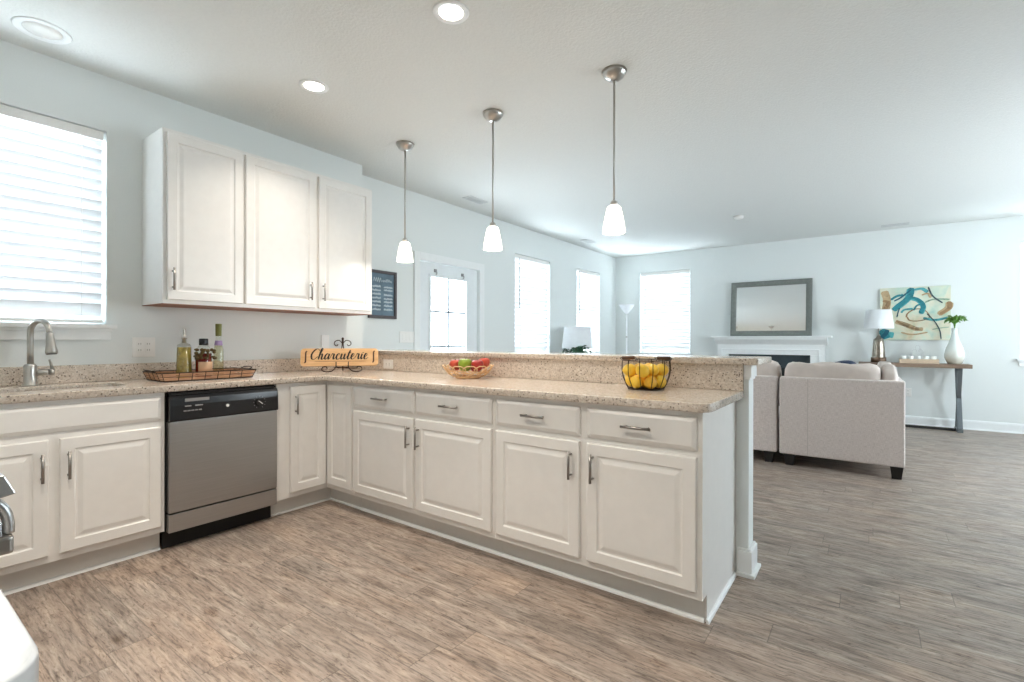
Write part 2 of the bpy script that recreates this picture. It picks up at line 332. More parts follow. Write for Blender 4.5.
# ------------------------------------------------------------------ mesh helpers
class MB:
    def __init__(self): self.bm = bmesh.new(); self.mi = 0
    def _fin(self, before):
        for f in self.bm.faces:
            if f.index == -1 or f not in before: f.material_index = self.mi
    def box(self, x0, x1, y0, y1, z0, z1, bev=0.0, seg=2):
        bm2 = bmesh.new(); bmesh.ops.create_cube(bm2, size=1.0)
        for v in bm2.verts:
            v.co = Vector((x0 + (v.co.x + .5) * (x1 - x0), y0 + (v.co.y + .5) * (y1 - y0), z0 + (v.co.z + .5) * (z1 - z0)))
        if bev: bmesh.ops.bevel(bm2, geom=bm2.edges[:], offset=bev, segments=seg, profile=0.6, affect='EDGES')
        return self.merge(bm2)
    def merge(self, bm2, mat=None):
        if mat is not None: bm2.transform(mat)
        mp = {}
        for v in bm2.verts: mp[v] = self.bm.verts.new(v.co)
        for f in bm2.faces:
            try:
                nf = self.bm.faces.new([mp[v] for v in f.verts]); nf.material_index = self.mi; nf.smooth = f.smooth
            except ValueError: pass
        bm2.free(); return self
    def obox(self, c, ax, ay, az, hx, hy, hz, bev=0.0):
        "box with its own axes"
        bm2 = bmesh.new(); bmesh.ops.create_cube(bm2, size=2.0)
        for v in bm2.verts: v.co = Vector((v.co.x * hx, v.co.y * hy, v.co.z * hz))
        if bev: bmesh.ops.bevel(bm2, geom=bm2.edges[:], offset=bev, segments=2, profile=0.6, affect='EDGES')
        m = Matrix((Vector(ax).normalized(), Vector(ay).normalized(), Vector(az).normalized())).transposed().to_4x4()
        m.translation = Vector(c)
        return self.merge(bm2, m)
    def tube(self, pts, r, n=10, closed=False, caps=True):
        pts = [Vector(p) for p in pts]; L = len(pts)
        rs = r if isinstance(r, (list, tuple)) else [r] * L
        rings = []; up = None
        for i, p in enumerate(pts):
            a = pts[(i - 1) % L] if (closed or i > 0) else p
            b = pts[(i + 1) % L] if (closed or i < L - 1) else p
            t = (b - a).normalized()
            if up is None:
                up = t.orthogonal().normalized()
            up = (up - t * up.dot(t))
            if up.length < 1e-6: up = t.orthogonal()
            up.normalize(); s = t.cross(up)
            rings.append([self.bm.verts.new(p + (up * cos(2 * pi * k / n) + s * sin(2 * pi * k / n)) * rs[i]) for k in range(n)])
        for i in range(L if closed else L - 1):
            A, B = rings[i], rings[(i + 1) % L]
            off = 0
            if closed and i == L - 1:
                off = min(range(n), key=lambda o: (A[0].co - B[o].co).length)
            for k in range(n):
                f = self.bm.faces.new((A[k], A[(k + 1) % n], B[(k + 1 + off) % n], B[(k + off) % n])); f.smooth = True; f.material_index = self.mi
        if not closed and caps:
            for R in (rings[0][::-1], rings[-1]):
                f = self.bm.faces.new(R); f.material_index = self.mi
        return self
    def lathe(self, prof, c=(0, 0, 0), n=32, sx=1.0, sy=1.0, smooth=True, close=True):
        c = Vector(c); rings = []
        for r, z in prof:
            if r < 1e-6: rings.append([self.bm.verts.new(c + Vector((0, 0, z)))])
            else: rings.append([self.bm.verts.new(c + Vector((r * sx * cos(2 * pi * k / n), r * sy * sin(2 * pi * k / n), z))) for k in range(n)])
        for A, B in zip(rings, rings[1:]):
            for k in range(n):
                if len(A) == 1 and len(B) == 1: continue
                if len(A) == 1: vs = (A[0], B[(k + 1) % n], B[k])
                elif len(B) == 1: vs = (A[k], A[(k + 1) % n], B[0])
                else: vs = (A[k], A[(k + 1) % n], B[(k + 1) % n], B[k])
                f = self.bm.faces.new(vs); f.smooth = smooth; f.material_index = self.mi
        if close:
            for R in (rings[0][::-1], rings[-1]):
                if len(R) > 2:
                    f = self.bm.faces.new(R); f.material_index = self.mi
        return self
    def cyl(self, a, b, r, n=16, r2=None):
        return self.tube([a, b], [r, r if r2 is None else r2], n)
    def prism(self, poly, fn, d0, d1):
        "poly: 2D list; fn(u,v,d)->xyz"
        A = [self.bm.verts.new(fn(u, v, d0)) for u, v in poly]; B = [self.bm.verts.new(fn(u, v, d1)) for u, v in poly]
        n = len(poly)
        fs = [self.bm.faces.new(A[::-1]), self.bm.faces.new(B)]
        for k in range(n): fs.append(self.bm.faces.new((A[k], A[(k + 1) % n], B[(k + 1) % n], B[k])))
        for f in fs: f.material_index = self.mi
        return self
    def nested(self, u0, u1, v0, v1, steps, fn, thick):
        "raised-panel front: rectangles inset by steps[(inset, depth)], back at -thick"
        def ring(i, d):
            return [self.bm.verts.new(fn(u, v, d)) for u, v in ((u0 + i, v0 + i), (u1 - i, v0 + i), (u1 - i, v1 - i), (u0 + i, v1 - i))]
        back = ring(0, -thick); rings = [back] + [ring(i, d) for i, d in steps]
        self.bm.faces.new(back[::-1]).material_index = self.mi
        for A, B in zip(rings, rings[1:]):
            for k in range(4): self.bm.faces.new((A[k], A[(k + 1) % 4], B[(k + 1) % 4], B[k])).material_index = self.mi
        self.bm.faces.new(rings[-1]).material_index = self.mi
        return self
    def ball(self, c, r, sx=1, sy=1, sz=1, seg=20, rot=None):
        bm2 = bmesh.new(); bmesh.ops.create_uvsphere(bm2, u_segments=seg, v_segments=seg // 2 + 2, radius=r)
        for f in bm2.faces: f.smooth = True
        m = Matrix.Translation(Vector(c)) @ (rot.to_4x4() if rot else Matrix.Identity(4)) @ Matrix.Diagonal((sx, sy, sz, 1))
        return self.merge(bm2, m)
    def build(self, name, mat, parent=None, origin=None, bevel=0.0, smooth_all=False, subsurf=0):
        bm = self.bm
        bmesh.ops.recalc_face_normals(bm, faces=bm.faces[:])
        o_ = Vector(origin) if origin is not None else Vector((0, 0, 0))
        if parent is not None:
            r = parent
            while r.parent is not None: r = r.parent
            if parent.get('_local'): o_ = Vector((0, 0, 0))
            else: o_ = Vector(r.location)
        if o_.length: bmesh.ops.translate(bm, verts=bm.verts[:], vec=-o_)
        me = bpy.data.meshes.new(name); bm.to_mesh(me); bm.free()
        for mm in (mat if isinstance(mat, (list, tuple)) else [mat]): me.materials.append(mm)
        if smooth_all:
            for p in me.polygons: p.use_smooth = True
        o = bpy.data.objects.new(name, me); COL.objects.link(o)
        if parent is not None: o.parent = parent
        elif origin is not None: o.location = Vector(origin)
        if bevel:
            md = o.modifiers.new('bevel', 'BEVEL'); md.width = bevel; md.segments = 2; md.limit_method = 'ANGLE'; md.angle_limit = radians(40)
        if subsurf:
            md = o.modifiers.new('sub', 'SUBSURF'); md.levels = subsurf; md.render_levels = subsurf
        return o

def tag(o, label, cat, group=None):
    o['label'] = label; o['category'] = cat
    if group: o['group'] = group
    return o
def thing(name, loc, label, cat, group=None):
    o = bpy.data.objects.new(name, None); COL.objects.link(o); o.location = loc; o.empty_display_size = 0.05
    return tag(o, label, cat, group)
def struct(o): o['kind'] = 'structure'; return o
def sempty(name, loc):
    o = bpy.data.objects.new(name, None); COL.objects.link(o); o.location = loc; o['kind'] = 'structure'; return o
def copy_tree(o, loc, label, group=None):
    c = o.copy(); COL.objects.link(c); c.location = loc; c['label'] = label
    if group: c['group'] = group
    for ch in o.children:
        d = ch.copy(); COL.objects.link(d); d.parent = c
        for g in ch.children:
            e = g.copy(); COL.objects.link(e); e.parent = d
    return c

def poly_mesh(outer, holes, z0, z1, bev=0.0):
    "flat plate with holes, from a filled 2D curve; returns a bmesh between z0 and z1"
    cu = bpy.data.curves.new('tmp', 'CURVE'); cu.dimensions = '2D'; cu.fill_mode = 'BOTH'
    cu.extrude = (z1 - z0) / 2 - bev; cu.bevel_depth = bev; cu.bevel_resolution = 2; cu.offset = -bev
    for pl in [outer] + holes:
        s = cu.splines.new('POLY'); s.points.add(len(pl) - 1); s.use_cyclic_u = True
        for p, (x, y) in zip(s.points, pl): p.co = (x, y, 0, 1)
    ob = bpy.data.objects.new('tmp', cu); COL.objects.link(ob)
    bpy.context.view_layer.update()
    me = bpy.data.meshes.new_from_object(ob.evaluated_get(bpy.context.evaluated_depsgraph_get()))
    bm = bmesh.new(); bm.from_mesh(me); bmesh.ops.remove_doubles(bm, verts=bm.verts[:], dist=1e-5)
    bmesh.ops.translate(bm, verts=bm.verts[:], vec=(0, 0, (z0 + z1) / 2))
    bpy.data.objects.remove(ob); bpy.data.curves.remove(cu); bpy.data.meshes.remove(me)
    return bm
def rrect(x0, x1, y0, y1, r, n=6, corners=(1, 1, 1, 1)):
    out = []
    for (cx, cy, a, k) in ((x1 - r, y1 - r, 0, corners[0]), (x0 + r, y1 - r, 90, corners[1]), (x0 + r, y0 + r, 180, corners[2]), (x1 - r, y0 + r, 270, corners[3])):
        if k:
            for i in range(n + 1):
                t = radians(a + 90 * i / n); out.append((cx + r * cos(t), cy + r * sin(t)))
        else:
            t = radians(a); sx = 1 if a in (0, 270) else -1; sy = 1 if a in (0, 90) else -1
            out.append((cx + r * sx, cy + r * sy))
    return out
def crom(pts, n=6):
    "Catmull-Rom resample"
    P = [Vector(p) for p in pts]; P = [P[0] * 2 - P[1]] + P + [P[-1] * 2 - P[-2]]; out = []
    for i in range(1, len(P) - 2):
        a, b, c, d = P[i - 1:i + 3]
        for k in range(n):
            t = k / n
            out.append(0.5 * (2 * b + (c - a) * t + (2 * a - 5 * b + 4 * c - d) * t * t + (3 * b - a - 3 * c + d) * t ** 3))
    out.append(P[-2]); return out

# ------------------------------------------------------------------ room shell
CEIL = 2.748; FAR = 8.556; LX = -0.2176; YB = -0.78; RX = 6.9; KEND = 2.5757
def wall_grid(name, us, vs, holes, fn, thick):
    "wall with openings; fn(u,v,d): d=0 room face, d=thick outside"
    U = sorted(set(us + [h[0] for h in holes] + [h[1] for h in holes])); V = sorted(set(vs + [h[2] for h in holes] + [h[3] for h in holes]))
    m = MB(); bm = m.bm; vd = {}
    def vert(i, j, d):
        k = (i, j, d)
        if k not in vd: vd[k] = bm.verts.new(fn(U[i], V[j], d))
        return vd[k]
    solid = {}
    for i in range(len(U) - 1):
        for j in range(len(V) - 1):
            cu, cv = (U[i] + U[i + 1]) / 2, (V[j] + V[j + 1]) / 2
            solid[i, j] = not any(h[0] < cu < h[1] and h[2] < cv < h[3] for h in holes)
    for (i, j), s in solid.items():
        if not s: continue
        for d in (0, thick): bm.faces.new([vert(i, j, d), vert(i + 1, j, d), vert(i + 1, j + 1, d), vert(i, j + 1, d)])
        for (di, dj, a, b) in ((-1, 0, (i, j), (i, j + 1)), (1, 0, (i + 1, j), (i + 1, j + 1)), (0, -1, (i, j), (i + 1, j)), (0, 1, (i, j + 1), (i + 1, j + 1))):
            if not solid.get((i + di, j + dj), False):
                bm.faces.new([vert(*a, 0), vert(*b, 0), vert(*b, thick), vert(*a, thick)])
    return struct(m.build(name, M['wall']))

struct(MB().box(LX - 0.2, RX + 0.2, YB - 0.2, FAR + 0.2, -0.12, 0.0).build('floor', M['floor']))
struct(MB().box(LX - 0.2, RX + 0.2, YB - 0.2, FAR + 0.2, CEIL, CEIL + 0.12).build('ceiling', M['ceiling']))
KW = (-0.02, 0.735, 1.25, 2.417)                       # kitchen window
W1 = (5.25, 6.165, 0.94, 2.365); W2 = (7.0, 7.885, 0.94, 2.375); DR = (3.478, 4.482, 0.0, 2.035)
WF = (0.27, 1.184, 0.94, 2.42); WR = (5.262, 6.17, 0.94, 2.42)
wall_grid('wall_left', [YB, KEND], [0, CEIL], [KW], lambda u, v, d: (-d, u, v), 0.15)
struct(MB().box(LX - 0.15, -0.1505, KEND - 0.12, KEND, 0, CEIL).box(-0.1505, -0.0005, KEND - 0.0005, KEND, 0, CEIL).build('wall_return', M['wall']))
wall_grid('wall_living_left', [KEND, FAR], [0, CEIL], [W1, W2, DR], lambda u, v, d: (LX - d, u, v), 0.15)
wall_grid('wall_far', [LX - 0.15, RX], [0, CEIL], [WF, WR], lambda u, v, d: (u, FAR + d, v), 0.15)
RW = [(4.2, 5.6, 0.5, 2.3), (6.6, 7.5, 0.9, 2.35)]
wall_grid('wall_right', [YB, FAR + 0.15], [0, CEIL], RW, lambda u, v, d: (RX + d, u, v), 0.15)
BW = []
wall_grid('wall_back', [-0.15, RX], [0, CEIL], BW, lambda u, v, d: (u, YB - d, v), 0.15)

def baseboard(name, fn, u0, u1):
    m = MB(); prof = [(0.0005, 0.0), (0.028, 0.0), (0.024, 0.012), (0.015, 0.02), (0.015, 0.10), (0.010, 0.118), (0.0005, 0.125)]
    m.prism(prof, lambda d, z, u: fn(u, d, z), u0, u1); return struct(m.build(name, M['trim']))
baseboard('baseboard_far', lambda u, d, z: (u, FAR - d, z), LX, 1.7)
baseboard('baseboard_far_right', lambda u, d, z: (u, FAR - d, z), 3.22, RX)
baseboard('baseboard_left', lambda u, d, z: (LX + d, u, z), KEND, 3.38)
baseboard('baseboard_living_left', lambda u, d, z: (LX + d, u, z), 4.58, FAR)
baseboard('baseboard_right', lambda u, d, z: (RX - d, u, z), YB, FAR)

# windows: frame, sashes, pane, sill
WIN = [0]
def window(fn, u0, u1, v0, v1, out_dir, sill=True, cross=True, depth=0.15):
    "fn(u,v,d) d outwards from the room face"
    WIN[0] += 1
    e = sempty('window_%d' % WIN[0], fn((u0 + u1) / 2, v0, 0))
    def bx(m, a, b, c, d_, d0, d1):
        p, q = Vector(fn(a, c, d0)), Vector(fn(b, d_, d1))
        m.box(min(p.x, q.x), max(p.x, q.x), min(p.y, q.y), max(p.y, q.y), min(p.z, q.z), max(p.z, q.z))
    m = MB(); w = 0.045
    bx(m, u0, u0 + w, v0, v1, 0.09, 0.14); bx(m, u1 - w, u1, v0, v1, 0.09, 0.14)
    bx(m, u0 + w, u1 - w, v0, v0 + w, 0.09, 0.14); bx(m, u0 + w, u1 - w, v1 - w, v1, 0.09, 0.14)
    m.build('frame', M['trim'], e)
    if cross:
        m = MB(); vm = (v0 + v1) / 2; bx(m, u0 + w, u1 - w, vm - 0.02, vm + 0.02, 0.095, 0.135); m.build('meeting_rail', M['trim'], e)
    m = MB(); bx(m, u0 + w, u1 - w, v0 + w, v1 - w, 0.113, 0.117); m.build('pane', M['glass'], e)
    if sill:
        m = MB(); bx(m, u0 - 0.04, u1 + 0.04, v0 - 0.022, v0 + 0.002, -0.045, -0.0005); bx(m, u0, u1, v0 - 0.0, v0 + 0.002, -0.0005, 0.088); m.build('sill', M['trim'], e, bevel=0.003)
        m = MB(); bx(m, u0 - 0.015, u1 + 0.015, v0 - 0.09, v0 - 0.022, -0.018, -0.0005); bx(m, u0 - 0.02, u1 + 0.02, v0 - 0.04, v0 - 0.022, -0.028, -0.0005); m.build('apron', M['trim'], e, bevel=0.002)
    # light portal: tells the renderer that sky light enters here (draws nothing)
    ld = bpy.data.lights.new('window_portal', 'AREA'); ld.shape = 'RECTANGLE'; ld.size = u1 - u0; ld.size_y = v1 - v0; ld.cycles.is_portal = True
    lo = bpy.data.objects.new('window_portal', ld); COL.objects.link(lo)
    c = Vector(fn((u0 + u1) / 2, (v0 + v1) / 2, 0.16)); lo.location = c
    inward = Vector(fn(0, 0, 0)) - Vector(fn(0, 0, 1))
    lo.rotation_euler = inward.to_track_quat('-Z', 'Y').to_euler()
    return e
fK = lambda u, v, d: (-d, u, v); fL = lambda u, v, d: (LX - d, u, v); fF = lambda u, v, d: (u, FAR + d, v)
fR = lambda u, v, d: (RX + d, u, v); fB = lambda u, v, d: (u, YB - d, v)
window(fK, *KW, 0); window(fL, *W1, 0); window(fL, *W2, 0); window(fF, *WF, 0); window(fF, *WR, 0)
for h in RW: window(fR, *h, 0)
for h in BW: window(fB, *h, 0)

def blind(fn, u0, u1, v0, v1, label, tilt=-66, pitch=0.062, wand='left'):
    c = fn((u0 + u1) / 2, v1 - 0.002, 0.04)
    e = thing('window_blind', c, label, 'window blind', 'white slatted window blinds')
    a, b = u0 + 0.012, u1 - 0.012
    def bx(m, u_0, u_1, v_0, v_1, d0, d1, bev=0.0):
        p, q = Vector(fn(u_0, v_0, d0)), Vector(fn(u_1, v_1, d1))
        m.box(min(p.x, q.x), max(p.x, q.x), min(p.y, q.y), max(p.y, q.y), min(p.z, q.z), max(p.z, q.z), bev)
    m = MB(); bx(m, a, b, v1 - 0.058, v1 - 0.004, 0.012, 0.068); m.build('head_rail', M['plate'], e, bevel=0.003)
    m = MB(); bx(m, a, b, v0 + 0.012, v0 + 0.030, 0.018, 0.066); m.build('bottom_rail', M['plate'], e, bevel=0.003)
    sl = MB(); z = v1 - 0.085; t = radians(tilt); h = 0.0425
    while z > v0 + 0.055:
        # slightly crowned slat, room edge tilted down
        pr = []
        for k in range(5):
            s = -1 + k / 2; cr = 0.004 * (1 - s * s)
            pr.append((0.042 + s * h * cos(t) - cr * sin(t), z + s * h * sin(t) + cr * cos(t)))
        pr2 = [(d + 0.0026 * sin(t), v - 0.0026 * cos(t)) for d, v in pr][::-1]
        sl.prism(pr + pr2, lambda d, v, u: fn(u, v, d), a + 0.003, b - 0.003)
        z -= pitch
    sl.build('slats', M['slat'], e)
    m = MB()
    for f in ((0.14, 0.86) if b - a > 0.6 else (0.2, 0.8)):
        u = a + (b - a) * f
        m.tube([fn(u, v0 + 0.02, 0.005), fn(u, v1 - 0.05, 0.005)], 0.0016, 6)
    m.build('ladder_cord', M['plate'], e)
    u = a + 0.09 if wand == 'left' else b - 0.09
    m = MB(); m.tube([fn(u, v1 - 0.05, -0.004), fn(u, v1 - 0.75, -0.006)], 0.004, 8); m.build('tilt_wand', M['slot'], e)
    return e
blind(fK, *KW, 'white slatted blind in the kitchen window above the sink faucet', wand='left')
blind(fL, *W1, 'tall white slatted blind nearest right of the glass-paned door')
blind(fL, *W2, 'white slatted blind behind the lamp shade near the far left corner')
blind(fF, *WF, 'white slatted blind left of the fireplace on the far wall')
blind(fF, *WR, 'white slatted blind at the right edge of the far wall past the console')

# patio door
d = sempty('door_1', (LX, 3.98, 0))
cs = 0.085
m = MB()
for (a, b, c0, c1) in ((DR[0] - cs, DR[0], 0, DR[3] + cs), (DR[1], DR[1] + cs, 0, DR[3] + cs), (DR[0], DR[1], DR[3], DR[3] + cs)):
    m.box(LX + 0.0005, LX + 0.018, a, b, c0, c1)
m.build('casing', M['trim'], d, bevel=0.003)
m = MB(); gy0, gy1, gz0, gz1 = 3.665, 4.275, 0.33, 1.885
dx0, dx1 = LX - 0.075, LX - 0.03
for (a, b, c0, c1) in ((DR[0] + 0.006, gy0, 0.01, DR[3] - 0.006), (gy1, DR[1] - 0.006, 0.01, DR[3] - 0.006), (gy0, gy1, 0.01, gz0), (gy0, gy1, gz1, DR[3] - 0.006)):
    m.box(dx0, dx1, a, b, c0, c1)
m.build('door_slab', M['door_white'], d)
m = MB()
for (a, b, c0, c1) in ((gy0 - 0.02, gy0 + 0.012, gz0 - 0.02, gz1 + 0.02), (gy1 - 0.012, gy1 + 0.02, gz0 - 0.02, gz1 + 0.02), (gy0 + 0.012, gy1 - 0.012, gz1 - 0.012, gz1 + 0.02), (gy0 + 0.012, gy1 - 0.012, gz0 - 0.02, gz0 + 0.012)):
    m.box(dx1 + 0.0005, dx1 + 0.014, a, b, c0, c1)
m.build('glazing_bead', M['door_white'], d, bevel=0.003)
m = MB(); m.box(dx0 + 0.018, dx0 + 0.026, gy0, gy1, gz0, gz1); m.build('pane', M['glass'], d)
m = MB(); ym = (gy0 + gy1) / 2; m.box(dx1 - 0.014, dx1 - 0.002, ym - 0.012, ym + 0.012, gz0, gz1)
for k in (1, 2, 3):
    zz = gz1 - 0.397 * k; m.box(dx1 - 0.0145, dx1 - 0.0025, gy0, gy1, zz - 0.012, zz + 0.012)
m.build('muntins', M['muntin'], d)
m = MB(); m.box(LX - 0.15, dx0 - 0.001, DR[0], DR[1], 0, 0.008); m.build('threshold', M['nickel'], d)
m = MB(); m.lathe([(0, 0), (0.026, 0), (0.028, 0.01), (0.012, 0.03), (0.028, 0.05), (0.03, 0.065), (0.02, 0.075), (0, 0.078)], (0, 0, 0), 20)
m.bm.transform(Matrix.Translation((dx1 + 0.0006, DR[0] + 0.075, 0.92)) @ Matrix.Rotation(pi / 2, 4, 'Y')); m.build('door_knob', M['nickel'], d)
ld = bpy.data.lights.new('door_portal', 'AREA'); ld.shape = 'RECTANGLE'; ld.size = gy1 - gy0; ld.size_y = gz1 - gz0; ld.cycles.is_portal = True
lo = bpy.data.objects.new('door_portal', ld); COL.objects.link(lo); lo.location = (dx0 - 0.01, ym, (gz0 + gz1) / 2); lo.rotation_euler = Vector((1, 0, 0)).to_track_quat('-Z', 'Y').to_euler()
for y, side in ((3.745, 'left'), (4.2, 'right')):
    m = MB(); m.box(dx1 + 0.0005, dx1 + 0.012, y - 0.018, y + 0.018, 1.93, 1.965); m.tube([(dx1 + 0.01, y, 1.94), (dx1 + 0.028, y, 1.93), (dx1 + 0.03, y, 1.912), (dx1 + 0.014, y, 1.905)], 0.006, 8)
    tag(m.build('door_bracket', M['greyprint'], None, (dx1, y, 1.935)), 'small grey bracket at the top %s of the glass-paned door' % side, 'bracket', 'brackets on the patio door')

# knee wall behind the peninsula
KY0, KY1, KX1 = 2.4347, 2.548, 3.237
struct(MB().box(0.0005, KX1, KY0, KY1, 0, 1.043).build('wall_knee', M['wall']))
m = MB()
for (g, z0, z1) in ((0.008, 0.968, 0.980), (0.014, 0.980, 1.043)):
    m.box(3.2145, KX1 + g, KY0 - g * 0.9, KY0 - 0.0003, z0, z1); m.box(KX1 + 0.0003, KX1 + g, KY0 - 0.0003, KY1 + g, z0, z1); m.box(2.9, KX1 + 0.0003, KY1 + 0.0003, KY1 + g, z0, z1)
struct(m.build('trim_1', M['trim'], bevel=0.003))
m = MB()
for (g, z0, z1) in ((0.033, 0.0, 0.018), (0.018, 0.018, 0.125), (0.011, 0.125, 0.135)):
    m.box(3.1865, KX1 + g, KY0 - g, KY0 - 0.0003, z0, z1); m.box(KX1 + 0.0003, KX1 + g, KY0 - 0.0003, KY1 + g, z0, z1); m.box(0, KX1 + 0.0003, KY1 + 0.0003, KY1 + g, z0, z1)
struct(m.build('baseboard_knee', M['trim'], bevel=0.003))

# ------------------------------------------------------------------ cabinets
mapL = lambda u, v, d: (0.61 + d, u, v)
PF = 1.8286
mapP = lambda u, v, d: (u, PF - d, v)
BF = -0.135
mapB = lambda u, v, d: (u, BF + d, v)
def fbox(m, fn, u0, u1, v0, v1, d0, d1, bev=0.0):
    p, q = Vector(fn(u0, v0, d0)), Vector(fn(u1, v1, d1))
    m.box(min(p.x, q.x), max(p.x, q.x), min(p.y, q.y), max(p.y, q.y), min(p.z, q.z), max(p.z, q.z), bev)
DOOR_STEPS = [(0.0, -0.004), (0.004, 0.0), (0.052, 0.0), (0.058, -0.0065), (0.066, -0.0065), (0.084, -0.0005), (0.090, 0.0)]
DRAWER_STEPS = [(0.0, -0.010), (0.004, -0.007), (0.014, -0.002), (0.018, 0.0)]
def pull(fn, u, v, vertical, parent, d=0.02, L=0.132):
    m = MB(); off = 0.030
    if vertical:
        m.tube([fn(u, v - L / 2, d + off), fn(u, v + L / 2, d + off)], 0.0062, 10)
        for s in (-1, 1): m.tube([fn(u, v + s * 0.048, d + 0.0002), fn(u, v + s * 0.048, d + off)], 0.0048, 8)
    else:
        m.tube([fn(u - L / 2, v, d + off), fn(u + L / 2, v, d + off)], 0.0062, 10)
        for s in (-1, 1): m.tube([fn(u + s * 0.048, v, d + 0.0002), fn(u + s * 0.048, v, d + off)], 0.0048, 8)
    return m.build('handle', M['pull'], parent)
def cab_door(fn, u0, u1, v0, v1, parent, hu=None, hv=None, name='door'):
    o = MB().nested(u0, u1, v0, v1, DOOR_STEPS, lambda u, v, d: fn(u, v, d + 0.0205), 0.02).build(name, M['cabinet'], parent)
    if hu is not None: pull(fn, hu, hv, True, o)
    return o
def drawer(fn, u0, u1, v0, v1, parent, handle=True, name='drawer'):
    o = MB().nested(u0, u1, v0, v1, DRAWER_STEPS, lambda u, v, d: fn(u, v, d + 0.0205), 0.02).build(name, M['cabinet'], parent)
    if handle: pull(fn, (u0 + u1) / 2, (v0 + v1) / 2 + 0.004, False, o)
    return o
def carcass(fn, u0, u1, parent, depth=0.605, top=0.8765, kick=True, shoe=True):
    m = MB(); g = 0.0006; t = 0.018
    fbox(m, fn, u0 + g, u0 + t, 0.115, top, -depth, -0.02); fbox(m, fn, u1 - t, u1 - g, 0.115, top, -depth, -0.02)
    fbox(m, fn, u0 + t, u1 - t, 0.115, 0.133, -depth, -0.02); fbox(m, fn, u0 + t, u1 - t, 0.133, top, -depth, -depth + 0.012)
    m.build('carcass', M['cabinet'], parent)
    m = MB(); fbox(m, fn, u0 + g, u1 - g, 0.115, top, -0.0198, 0.0); m.build('face_frame', M['cabinet'], parent)
    if kick:
        m = MB(); fbox(m, fn, u0 + g, u1 - g, 0.0, 0.1148, -0.083, -0.068); m.build('toe_kick', M['kick'], parent)
    if shoe:
        m = MB(); m.prism([(-0.0678, 0.0), (-0.054, 0.0), (-0.0555, 0.007), (-0.060, 0.013), (-0.0678, 0.016)], lambda d, v, u: fn(u, v, d), u0 + g, u1 - g); m.build('shoe_moulding', M['trim'], parent)

c = thing('sink_cabinet', (0.3, 0.38, 0), 'white two-door sink base cabinet left of the dishwasher', 'cabinet')
carcass(mapL, -0.07, 0.832, c)
drawer(mapL, -0.05, 0.812, 0.728, 0.853, c, handle=False, name='false_drawer_front')
cab_door(mapL, -0.05, 0.362, 0.150, 0.692, c, 0.336, 0.566); cab_door(mapL, 0.401, 0.812, 0.150, 0.692, c, 0.430, 0.566)

c = thing('corner_cabinet', (0.4, 2.0, 0), 'white corner base cabinet with two narrow folding doors right of the dishwasher', 'cabinet')
m = MB(); m.prism([(0.001, 1.4535), (0.61, 1.4535), (0.61, PF), (0.9135, PF), (0.9135, 2.4335), (0.001, 2.4335)], lambda u, v, d: (u, v, d), 0.115, 0.8765); m.build('carcass', M['cabinet'], c)
m = MB(); m.prism([(0.5, 1.4535), (0.542, 1.4535), (0.542, PF + 0.068), (0.9135, PF + 0.068), (0.9135, 1.95), (0.5, 1.95)], lambda u, v, d: (u, v, d), 0.0, 0.1148); m.build('toe_kick', M['kick'], c)
m = MB(); m.prism([(0.5422, 1.4535), (0.556, 1.4535), (0.556, PF + 0.054), (0.9135, PF + 0.054), (0.9135, PF + 0.0678), (0.5422, PF + 0.0678)], lambda u, v, d: (u, v, d), 0.0, 0.014); m.build('shoe_moulding', M['trim'], c, bevel=0.004)
cab_door(mapL, 1.543, 1.8035, 0.150, 0.851, c, 1.575, 0.735); cab_door(mapP, 0.633, 0.905, 0.150, 0.851, c)

c = thing('peninsula_cabinet', (1.5, 2.13, 0), 'white two-door two-drawer peninsula cabinet below the fruit bowl', 'cabinet', 'peninsula base cabinets')
carcass(mapP, 0.9145, 2.122, c)
drawer(mapP, 0.928, 1.511, 0.718, 0.853, c); drawer(mapP, 1.530, 2.107, 0.718, 0.853, c)
cab_door(mapP, 0.928, 1.511, 0.150, 0.692, c, 1.478, 0.583); cab_door(mapP, 1.530, 2.107, 0.150, 0.692, c, 1.560, 0.583)
c = thing('peninsula_cabinet', (2.65, 2.13, 0), 'white two-door two-drawer peninsula cabinet at the open end below the lemon basket', 'cabinet', 'peninsula base cabinets')
carcass(mapP, 2.1225, 3.170, c)
drawer(mapP, 2.138, 2.630, 0.718, 0.853, c); drawer(mapP, 2.668, 3.157, 0.718, 0.853, c)
cab_door(mapP, 2.138, 2.630, 0.150, 0.692, c, 2.590, 0.583); cab_door(mapP, 2.668, 3.157, 0.150, 0.692, c, 2.702, 0.583)
m = MB(); m.prism([(PF, 0.115), (PF, 0.8765), (2.4335, 0.8765), (2.4335, 0), (PF + 0.068, 0), (PF + 0.068, 0.115)], lambda u, v, d: (d, u, v), 3.1702, 3.1775); m.build('end_panel', M['cabinet'], c)
m = MB(); m.prism([(3.1777, 0.0), (3.190, 0.0), (3.188, 0.012), (3.183, 0.018), (3.1777, 0.019)], lambda u, v, d: (u, d, v), PF + 0.055, KY0 - 0.035); m.build('end_shoe_moulding', M['trim'], c)

# run behind the viewer: range with a counter on its right
c = thing('range_side_cabinet', (2.88, -0.45, 0), 'white base cabinet under the counter corner beside the range', 'cabinet')
carcass(mapB, 2.556, 3.185, c)
drawer(mapB, 2.575, 3.166, 0.718, 0.853, c); cab_door(mapB, 2.575, 3.166, 0.150, 0.692, c, 2.61, 0.583)

